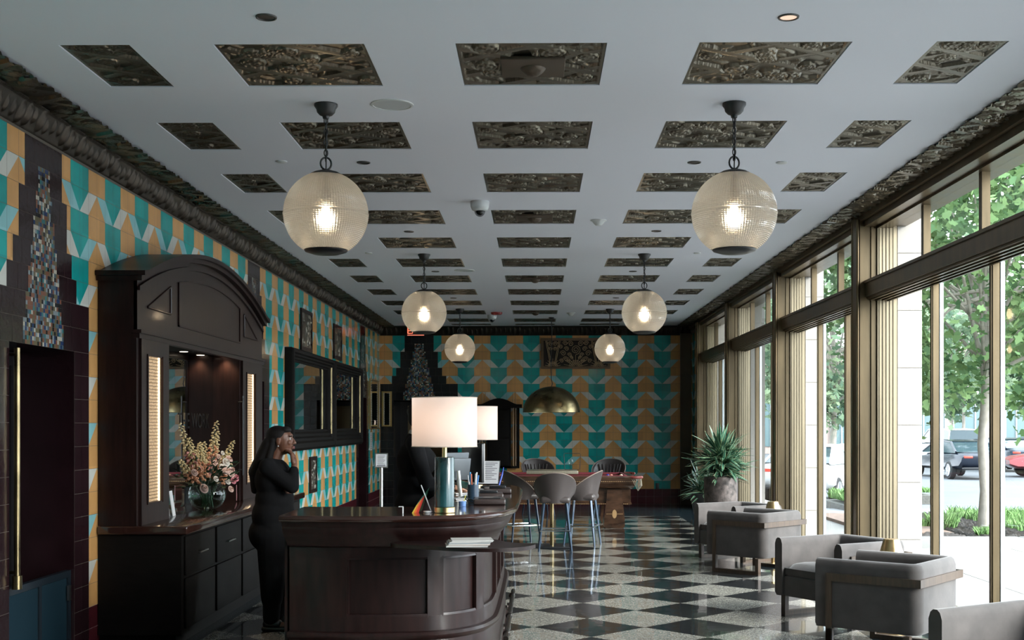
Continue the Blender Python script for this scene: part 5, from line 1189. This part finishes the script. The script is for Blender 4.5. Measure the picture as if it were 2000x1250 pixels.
def person(label, loc, rz, skin, female):
    t = thing('person', label, 'person', loc, rz); H = 1.0
    if female: hz, sh, ch, wz, hip, kn = 1.455, 1.275, 1.16, 1.0, .86, .46
    else: hz, sh, ch, wz, hip, kn = 1.64, 1.45, 1.30, 1.10, .93, .50
    hx_ = .05 if female else .04; sw = .165 if female else .20; b = []
    b += head_parts((hx_,0,hz), 1.0); b += [('c',(-.01,0,sh+.02),.058,(hx_-.025,0,hz-.07),.052)]
    b += [('e',(-.01,0,ch),(.115,.165,.15)),('e',(0,0,wz),(.11,.145,.13)),('e',(-.01,0,hip),(.125,.165,.13)),('c',(-.02,-sw+.03,sh-.015),.05,(-.02,sw-.03,sh-.015),.05)]
    for s in (-1, 1): b += [('c',(0,s*.085,hip-.05),.088,(.01,s*.088,kn),.058),('c',(.01,s*.088,kn),.055,(-.005,s*.088,.09),.038),('c',(-.02,s*.088,.055),.036,(.12,s*.095,.035),.026)]
    if female:
        re, rw = (.175,-.17,ch-.05), (.175,-.095,ch+.115); le, lw_ = (.02,.24,ch-.12), (.13,.03,ch-.07)
        rh = hand(rw, (-.22,.36,.9), (-.75,.15,-.15), curl=.45, side=1)
        lh = hand(lw_, (.05,-.98,-.02), (-1,-.1,0), curl=.35, side=1)
    else:
        re, rw = (.06,-.27,ch-.16), (.26,-.20,ch-.20); le, lw_ = (.05,.27,ch-.16), (.25,.20,ch-.2)
        rh = hand(rw, (1,.15,-.1), (0,0,-1), curl=.35, side=1); lh = hand(lw_, (1,-.15,-.1), (0,0,-1), curl=.35, side=-1)
    arms = []
    for s, e, w_ in ((-1,re,rw),(1,le,lw_)):
        S_ = (-.02, s*sw, sh-.02); arms += [(S_, e, w_)]; b += [('c',S_,.048,e,.036),('c',e,.036,w_,.024)]
    b += rh+lh
    blob(b, 'body', skin, t, .0045, 3)
    c = [('e',(-.01,0,ch),(.145,.19,.17)),('e',(.03,0,ch+.0),(.13,.16,.12)),('e',(.0,0,wz),(.15,.175,.16)),('e',(-.01,0,hip+.02),(.165,.20,.17)),('c',(-.025,-sw+.02,sh-.012),.064,(-.025,sw-.02,sh-.012),.064)]
    if female: c += [('e',(-.02,0,hip-.12),(.18,.205,.16)),('c',(0,-.07,hip-.1),.13,(.0,-.09,.25),.085),('c',(0,.07,hip-.1),.13,(.0,.09,.25),.085)]
    else: c += [('c',(-.02,0,sh+.0),.075,(.0,0,sh+.045),.062)]
    for s in (-1, 1): c += [('c',(0,s*.09,hip-.05),.105,(.01,s*.09,kn),.080),('c',(.01,s*.09,kn),.080,(-.005,s*.09,.10),.066)]
    for S_, e, w_ in arms: c += [('c',S_,.066,e,.054),('c',e,.054,tuple(Vector(e).lerp(Vector(w_),.72 if female else .95)),.040)]
    blob(c, 'black_suit', suit, t, .008, 14)
    if not female:
        m = MB(); m.lathe([(.060,0),(.064,.02),(.058,.038)], 24, caps=False, T=Tm((.0,0,sh+.045), ry=.2)); m.build('shirt_collar', M('white_shirt', (.5,.5,.5), .6), t)
    for s in (-1, 1): m = MB(); m.rbox(-.075,.165,s*.09-.045,s*.09+.045,0,.035,.015); m.rbox(-.07,.08,s*.09-.04,s*.09+.04,.02,.085,.03); m.build('shoe', shoe, t)
    hc = Vector((hx_,0,hz))
    if female:
        hp = [('e',hc+Vector((-.026,0,.045)),(.094,.082,.076)),('e',hc+Vector((-.065,0,-.02)),(.058,.084,.09)),('e',hc+Vector((.035,0,.085)),(.045,.06,.03)),
              ('c',hc+Vector((-.085,-.03,-.03)),.062,(-.14,-.045,sh-.06),.055),('c',hc+Vector((-.085,.03,-.03)),.062,(-.14,.045,sh-.06),.055),('c',(-.14,-.03,sh-.06),.055,(-.15,-.02,sh-.20),.03),('c',(-.14,.03,sh-.06),.055,(-.15,.02,sh-.20),.03),('c',hc+Vector((-.05,-.066,.0)),.026,hc+Vector((-.075,-.075,-.13)),.03)]
    else: hp = [('e',hc+Vector((-.022,0,.045)),(.092,.080,.072)),('e',hc+Vector((-.055,0,-.005)),(.052,.078,.07))]
    blob(hp, 'hair', hairm, t, .006, 3)
    ew = M('eye_white', (.55,.52,.48), .25); iris = M('dark_iris', (.015,.008,.005), .15); lip = M('lips_'+('a' if female else 'b'), (.16,.04,.035) if female else (.3,.15,.12), .4)
    for s in (-1, 1):
        e = hc+Vector((.076, s*.031, .018)); m = MB(); m.sphere(e, .0110, 12); eo = m.build('eye', ew, t)
        m = MB(); m.sphere(e+Vector((.0075,s*.001,0)), .0062, 10); m.build('iris', iris, eo)
        m = MB(); m.tube([e+Vector((.008,-s*.014,.018)),e+Vector((.013,0,.023)),e+Vector((.0,s*.02,.018))], .0035, 6); m.build('eyebrow', hairm, t)
    m = MB(); m.tube([hc+Vector((.094,-.020,-.047)),hc+Vector((.103,0,-.044)),hc+Vector((.094,.020,-.047))], [.002,.0065,.002], 8); m.tube([hc+Vector((.092,-.018,-.053)),hc+Vector((.101,0,-.056)),hc+Vector((.092,.018,-.053))], [.002,.007,.002], 8); m.build('lips', lip, t)
    if female:
        m = MB(); m.sphere(hc+Vector((-.002,-.089,-.038)), .006, 10); m.build('earring', M('pearl', (.6,.6,.58), .2), t)
        m = MB(); m.lathe([(.009,-.002),(.012,0),(.009,.002)], 12, T=Tm((.125,-.10,sh-.075), rx=PI/2)); m.build('badge', M('silver_badge', (.3,.3,.3), .4, .5), t)
    return t
person('long haired woman in black standing behind the desk, hand raised to her chin', (-2.03, 9.4, 0), -.02, skinm('brown_skin', (.15,.062,.036)), True)
person('man in a black suit behind the desk, his head hidden by the lamp shade', (-.925, 9.35, 0), .15, skinm('light_skin', (.42,.22,.14)), False)

# ================================================================ OUTSIDE
conc = M('pale_concrete', (.27,.265,.25), .8, var=.05, vscale=1.5, bump=.05)
def ground(name, x0, x1, y0, y1, z, mat, label=None, cat=None, **k):
    m = MB(); m.box(x0,x1,y0,y1,z-.2,z); return m.build(name, mat, None, label, cat, kind='structure')
ground('sidewalk_ground', 3.46, 40, -30, 15.85, -.02, conc)
ground('sidewalk_ground', 3.46, 4.9, 15.85, 60, -.02, conc)
m = MB()
for k in range(12): m.box(3.7, 39, 15.2-k*1.52, 15.212-k*1.52, -.0195, -.0165)
for k in range(14): m.box(4.6+k*1.52, 4.612+k*1.52, -3, 15.8, -.0195, -.0165)
struct(m, 'trim_31', M('joint_line', (.30,.28,.25), .9))
m = MB(); [m.rbox(4.9+k*1.5, 6.38+k*1.5, 15.85, 16.25, -.2, .10, .015) for k in range(14)]; struct(m, 'trim_32', M('kerb_stone', (.24,.24,.23), .8, var=.05))
asph = M('asphalt', (.10,.11,.12), .85, var=.08, vscale=.8)
m = MB(); m.add([(3.5,21.8,-.08),(90,21.8,-.08),(90,34,-.4),(3.5,34,-.4),(90,120,-.4),(3.5,120,-.4)], [(0,1,2,3),(3,2,4,5)]); struct(m, 'street_ground', asph)
m = MB(); m.add([(4.9,21.8,-.06),(30,21.8,-.06),(30,25.5,-.165),(4.9,25.5,-.165)], [(0,1,2,3)]); struct(m, 'street_apron_ground', M('light_apron', (.17,.175,.18), .85))
m = MB(); m.rbox(4.9, 30, 21.5, 21.8, -.2, .02, .02); struct(m, 'trim_33', M('kerb2', (.2,.2,.2), .8))
def bumpy(x0, x1, y0, y1, z, amp, name, mat, label, cat, kind=None, n=40):
    rg = np.random.RandomState(3); xs_ = np.linspace(x0,x1,n); ys_ = np.linspace(y0,y1,n); X, Y = np.meshgrid(xs_, ys_); Zz = z+amp*rg.rand(n,n)
    Zz[0,:] = Zz[-1,:] = z-.1; Zz[:,0] = Zz[:,-1] = z-.1
    i = np.arange((n-1)**2); a = (i//(n-1))*n+i%(n-1); return obj(name, np_mesh(name, np.stack([X,Y,Zz],-1).reshape(-1,3), np.stack([a,a+1,a+n+1,a+n],-1), mat), None, label, cat, None, kind)
bumpy(6.02, 7.05, 16.25, 21.5, .0, .07, 'mulch_bed', M('mulch', (.045,.038,.033), .95, var=.5, vscale=40), 'dark mulch planting bed around the street tree', 'planting bed', 'stuff', 60)
bumpy(4.9, 6.02, 16.25, 17.6, .0, .05, 'mulch_bed', M('mulch2', (.06,.05,.045), .95, var=.5, vscale=40), 'narrow mulch strip in front of the brick paving outside', 'planting bed', 'stuff', 30)
ground('brick_paving_ground', 4.9, 6.02, 17.6, 21.5, .03, M('brick_paving', (.24,.16,.12), .85, var=.2, vscale=12))
grass_m = M('grass', (.15,.27,.09), .8, var=.35, vscale=8)
def grass(name, x0, x1, y0, y1, n, h, label, kind, seed, mat=grass_m, w=.012):
    rg = np.random.RandomState(seed); px, py = rg.uniform(x0,x1,n), rg.uniform(y0,y1,n); a = rg.uniform(0,6.28,n); hh = h*rg.uniform(.5,1.2,n); lx, ly = rg.normal(0,.35,n)*hh, rg.normal(0,.35,n)*hh
    z0 = .02
    A = np.stack([px-w*np.cos(a), py-w*np.sin(a), np.full(n,z0)],-1); B = np.stack([px+w*np.cos(a), py+w*np.sin(a), np.full(n,z0)],-1); Cc = np.stack([px+lx*.5+w*.6*np.cos(a), py+ly*.5+w*.6*np.sin(a), z0+hh*.6],-1); D = np.stack([px+lx, py+ly, z0+hh],-1)
    co = np.stack([A,B,Cc,D],1).reshape(-1,3); F = (np.arange(n)[:,None]*4+np.array([0,1,2,3])); return obj(name, np_mesh(name, co, F, mat), None, label, 'grass' if kind else 'plant', None, kind)
bumpy(7.05, 12, 16.25, 21.5, .02, .06, 'turf_bed', grass_m, 'bright green turf bed right of the street tree', 'grass', 'stuff')
grass('grass_tufts', 7.0, 9.5, 16.4, 21.3, 9000, .16, 'bright green long grass in the bed outside the right window', 'stuff', 2)
for k, (x, y, r_, h) in enumerate([(6.12,18.3,.12,.24),(6.45,19.4,.22,.18),(6.25,17.1,.08,.13),(6.62,17.75,.08,.10),(6.0,18.8,.1,.12)]):
    grass('leafy_plant', x-r_, x+r_, y-r_, y+r_, 260, h, 'green grassy clump in the mulch bed, %s' % ['tall one at its left','wide low one behind','small one at the front','little one at the tree foot','far left one by the bricks'][k], None, 20+k, w=.016)
# trees
bark = M('grey_bark', (.33,.30,.26), .9, var=.2, vscale=8, bump=.3, bscale=20)
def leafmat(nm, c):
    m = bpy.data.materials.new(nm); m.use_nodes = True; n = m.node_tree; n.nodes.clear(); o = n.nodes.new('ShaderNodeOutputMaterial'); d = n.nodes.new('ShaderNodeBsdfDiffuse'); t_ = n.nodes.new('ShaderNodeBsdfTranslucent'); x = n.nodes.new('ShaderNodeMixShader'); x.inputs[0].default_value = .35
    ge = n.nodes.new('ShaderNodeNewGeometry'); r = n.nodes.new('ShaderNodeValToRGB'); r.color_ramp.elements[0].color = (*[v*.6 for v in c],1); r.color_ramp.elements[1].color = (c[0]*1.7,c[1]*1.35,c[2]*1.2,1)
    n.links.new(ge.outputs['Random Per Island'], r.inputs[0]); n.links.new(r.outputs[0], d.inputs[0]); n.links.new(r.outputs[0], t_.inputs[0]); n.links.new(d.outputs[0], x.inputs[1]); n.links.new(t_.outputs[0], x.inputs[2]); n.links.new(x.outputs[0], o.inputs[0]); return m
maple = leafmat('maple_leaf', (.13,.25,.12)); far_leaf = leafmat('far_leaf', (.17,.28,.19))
LEAF = np.array([(0,-.5,0),(.28,-.36,.02),(.22,-.12,-.02),(.52,.0,.05),(.25,.15,0),(.2,.3,.02),(0,.55,-.04),(-.2,.3,.02),(-.25,.15,0),(-.52,.0,.05),(-.22,-.12,-.02),(-.28,-.36,.02)])
def tree(label, x, y, z0, trunk_r, crown_z, crx, crz, n, ls, seed, lm, nm='street_tree', nclu=90):
    rg = np.random.RandomState(seed); rr = random.Random(seed); t = thing(nm, label, 'tree', (x, y, z0), 0, 'street trees outside')
    m = MB(); zt = crown_z; m.tube([(0,0,-.05),(.02,0,.6),(-.02,.02,1.3),(.02,0,2.0),(0,.0,zt+.4*crz)], [trunk_r*1.35,trunk_r,trunk_r*.9,trunk_r*.8,trunk_r*.25], 10)
    clu = []
    for i in range(nclu):
        v = rg.normal(size=3); v /= np.linalg.norm(v); q = rg.uniform(.45,1.0)**.6; c = np.array([v[0]*crx*q, v[1]*crx*q, zt+v[2]*crz*q]); clu.append(c)
        if i < 26:
            s_ = Vector((0,0,zt-crz*rr.uniform(.2,.75))); mid = s_.lerp(Vector(c), .5)+Vector((0,0,.15)); m.tube([s_, mid, Vector(c)], [trunk_r*.4,trunk_r*.25,.008], 6)
    m.build('trunk', bark, t)
    ci = rg.randint(0, nclu, n); P = np.array(clu)[ci]+rg.normal(0, 1, (n,3))*np.array([.32,.32,.22])*crx/2.3
    th = rg.uniform(0, 6.28, n); ph = rg.normal(0, .7, n); ps = rg.normal(0,.7,n); s_ = ls*rg.uniform(.7,1.25,n)
    k = len(LEAF); L = LEAF[None]*s_[:,None,None]; ct, st_ = np.cos(th)[:,None], np.sin(th)[:,None]
    X, Y, Z_ = L[...,0], L[...,1], L[...,2]; cp, sp = np.cos(ph)[:,None], np.sin(ph)[:,None]; Y, Z_ = Y*cp-Z_*sp, Y*sp+Z_*cp; cq, sq = np.cos(ps)[:,None], np.sin(ps)[:,None]; X, Z_ = X*cq-Z_*sq, X*sq+Z_*cq; X, Y = X*ct-Y*st_, X*st_+Y*ct
    co = np.stack([X,Y,Z_],-1)+P[:,None,:]
    me = bpy.data.meshes.new('foliage'); me.vertices.add(n*k); me.vertices.foreach_set('co', co.astype(np.float32).ravel()); me.loops.add(n*k); me.loops.foreach_set('vertex_index', np.arange(n*k, dtype=np.int32))
    me.polygons.add(n); me.polygons.foreach_set('loop_start', np.arange(0,n*k,k,dtype=np.int32)); me.polygons.foreach_set('loop_total', np.full(n,k,dtype=np.int32)); me.materials.append(lm); me.update(calc_edges=True)
    obj('foliage', me, t); return t
tree('leafy maple with a pale slim trunk in the bed just outside the right window', 6.63, 18.1, 0, .085, 4.15, 2.35, 2.65, 15000, .15, 1, maple)
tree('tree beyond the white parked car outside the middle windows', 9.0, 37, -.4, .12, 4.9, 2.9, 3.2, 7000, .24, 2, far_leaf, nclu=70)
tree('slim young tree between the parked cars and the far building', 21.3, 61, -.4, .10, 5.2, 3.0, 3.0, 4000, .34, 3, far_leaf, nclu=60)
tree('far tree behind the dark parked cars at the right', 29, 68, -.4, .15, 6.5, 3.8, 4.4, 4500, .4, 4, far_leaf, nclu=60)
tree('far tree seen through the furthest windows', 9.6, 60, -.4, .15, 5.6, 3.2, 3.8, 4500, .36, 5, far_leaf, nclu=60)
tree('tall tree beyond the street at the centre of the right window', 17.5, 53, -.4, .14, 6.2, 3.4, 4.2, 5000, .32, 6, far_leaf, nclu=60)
for k, (x0, x1, y0, y1) in enumerate([(6.2,7.4,24.2,26.6),(8.0,9.2,28.0,29.6)]):
    ground('planting_island_ground', x0, x1, y0, y1, -.04, M('island_mulch%d' % k, (.10,.10,.09), .9, var=.3, vscale=20))
    grass('shrub_patch', x0+.1, x1-.1, y0+.2, y1-.2, 1800, .20 if k == 0 else .11, 'low green shrubs on a small kerbed island, %s' % ['nearer the building','out in the street'][k], None, 40+k, w=.03)
m = MB(); m.rbox(4.95,5.75,18.6,19.4,.03,.10,.01); m.build('stone_slab', M('grey_slab', (.25,.26,.27), .8), None, 'flat grey stone slab on the paving outside the middle window', 'stone slab')
# stone piers outside
for k, y in enumerate(_near):
    m = MB()
    for j in range(8): m.box(3.365, 3.59, y-.02, y+.30, -.02+j*.534, -.02+(j+1)*.534-.006)
    m.box(3.365, 3.58, y-.01, y+.29, 0, 4.2)
    struct(m, 'trim_%d' % (40+k), stone)
m = MB(); m.box(3.40, 3.60, YN, YB+1, 3.56, 4.6); struct(m, 'trim_39', stone)
# cars
def car(label, x, y, z, rz, paint, kind='sedan', L=4.8, Wd=1.85, H=1.42):
    t = thing('parked_car', label, 'car', (x, y, z), rz, 'cars parked outside'); h = Wd/2; pm = M('paint', paint, .3, 0, spec=.3, coat=.35); gm = M('car_glass', (.03,.05,.06), .08); tyre = M('tyre', (.015,.015,.016), .8); rim_ = M('alloy', (.45,.47,.5), .3, .9)
    S = {'sedan': [(-.5,.62,.86),(-.47,.40,.98),(-.36,.34,1.02),(-.2,.30,1.0),(.1,.30,.96),(.3,.30,.90),(.44,.33,.80),(.5,.48,.66)],
         'suv': [(-.5,.62,1.15),(-.475,.42,1.22),(-.36,.36,1.22),(-.1,.34,1.18),(.2,.34,1.14),(.34,.34,1.08),(.46,.36,.98),(.5,.5,.85)]}[kind]
    m = MB(); vs = []; N = 12
    for fx, zb, zt_ in S:
        w = h*(1-.10*max(0,(abs(fx)-.38)/.12)**1.5)
        for i in range(N):
            a = 2*PI*i/N+PI/N; cx, cz = math.cos(a), math.sin(a); q = .38
            yy = w*math.copysign(abs(cx)**q, cx); zz = (zb+zt_)/2+(zt_-zb)/2*math.copysign(abs(cz)**q, cz); vs.append((fx*L, yy*(1-.05*(zz > (zb+zt_)/2)), zz))
    fs = [(i*N+j,i*N+(j+1)%N,(i+1)*N+(j+1)%N,(i+1)*N+j) for i in range(len(S)-1) for j in range(N)]+[tuple(range(N)), tuple((len(S)-1)*N+j for j in range(N))[::-1]]
    m.add(vs, fs, 0, True)
    m.build('body', pm, t, sharp=50)
    C_ = {'sedan': [(-.40,1.0),(-.24,H-.06),(-.05,H),(.06,H-.03),(.24,.98)], 'suv': [(-.475,1.20),(-.43,H-.08),(-.1,H),(.08,H-.05),(.24,1.14)]}[kind]
    m = MB(); vs = []
    for fx, z_ in C_:
        wt = h*.72 if z_ > 1.25 else h*.88; vs += [(fx*L,-h*.90,min(z_,1.0 if kind=='sedan' else 1.18)-.04),(fx*L,-wt,z_),(fx*L,wt,z_),(fx*L,h*.90,min(z_,1.0 if kind=='sedan' else 1.18)-.04)]
    fs = [(4*i+j,4*i+j+1,4*i+5+j,4*i+4+j) for i in range(len(C_)-1) for j in range(3)]; m.add(vs, fs, 0, False); m.build('glasshouse', gm, t)
    m = MB()
    for s in (-1, 1):
        for i in range(len(C_)-1):
            a = Vector((C_[i][0]*L, s*(h*.72 if C_[i][1] > 1.25 else h*.88), C_[i][1])); b = Vector((C_[i+1][0]*L, s*(h*.72 if C_[i+1][1] > 1.25 else h*.88), C_[i+1][1])); m.tube([a, b], .035, 6)
        m.tube([(-.07*L, s*h*.90, 1.0), (-.05*L, s*h*.73, H-.02)], .03, 6)
    i0 = 1; vs = []
    for fx, z_ in C_[1:4]: vs += [(fx*L,-h*.70,z_+.015),(fx*L,h*.70,z_+.015)]
    m.add(vs, [(0,1,3,2),(2,3,5,4)]); m.build('roof', pm, t)
    for sx_ in (-.31, .32):
        for s in (-1, 1):
            r_ = .33 if kind == 'sedan' else .38
            m = MB(); m.lathe([(0,-.1),(r_*.92,-.1),(r_,-.07),(r_,.07),(r_*.92,.1),(0,.1)], 24, T=Tm((sx_*L, s*(h-.10), r_), rx=PI/2)); wh = m.build('wheel', tyre, t)
            m = MB(); m.lathe([(.0,.0),(r_*.68,.0),(r_*.70,-.01),(.66*r_,-.02)], 20, caps=False, T=Tm((sx_*L, s*(h+.004), r_), rx=PI/2))
            for k in range(5): a = k*2*PI/5; m.box(-.02,.02,-.006,.006,.04,r_*.66,0,Tm((sx_*L,s*(h+.008),r_)) @ Euler((0,a,0)).to_matrix().to_4x4())
            m.build('rim', rim_, wh)
    m = MB(); zl = .84 if kind == 'sedan' else 1.05
    for s in (-1, 1): m.rbox(-.502*L,-.47*L,s*h*.60-.16,s*h*.60+.22*0+.16,zl-.05,zl+.03,.01)
    m.build('tail_light', M('tail_light_red', (.6,.05,.03), .3), t)
    m = MB(); m.box(-.506*L,-.498*L,-.17,.17,zl-.10,zl+.0); m.build('number_plate', M('plate', (.5,.52,.5), .5), t)
    m = MB(); m.rbox(-.506*L,-.47*L,-h*.8,h*.8,.38,.46,.02); m.build('bumper_trim', blackm, t)
    return t
car('black sedan seen from behind across the street', 15.85, 46.2, -.4, math.radians(94), (.008,.012,.022))
car('light silver SUV behind the black sedan', 19.6, 58.5, -.4, math.radians(94), (.55,.57,.58), 'suv', 4.9, 1.95, 1.8)
car('dark sedan at the far right behind the red car', 20.45, 53.3, -.4, math.radians(92), (.02,.03,.045))
car('red car cut off at the right edge outside', 20.3, 46.5, -.4, math.radians(172), (.20,.025,.03))
car('white sedan parked close outside the middle windows', 7.15, 31, -.33, math.radians(62), (.62,.64,.64))
# far building
t = thing('far_building', 'pale brick building with tall grey shop windows across the street', 'building', (14, 84, -.5))
m = MB(); m.box(0, 34, 0, 6, 0, 7.5); m.build('walls', M('far_brick', (.34,.27,.24), .9, var=.1, vscale=1), t)
sw_m = M('shop_window', (.10,.16,.17), .15); fr_m = M('pale_frame', (.5,.52,.52), .6)
for k in range(12):
    m = MB(); m.box(.6+k*2.8, 2.9+k*2.8, -.06, -.02, .6, 3.8); w_ = m.build('window', sw_m, t)
    m = MB(); [m.box(.6+k*2.8+q*.74, .68+k*2.8+q*.74, -.12, -.061, .6, 3.8) for q in range(4)]; m.build('frame', fr_m, w_)
m = MB(); m.box(-.2, 34.2, -.3, 0, 4.0, 4.5); m.box(-.2,34.2,-.3,0,7.4,7.7); m.build('cornice_band', fr_m, t)
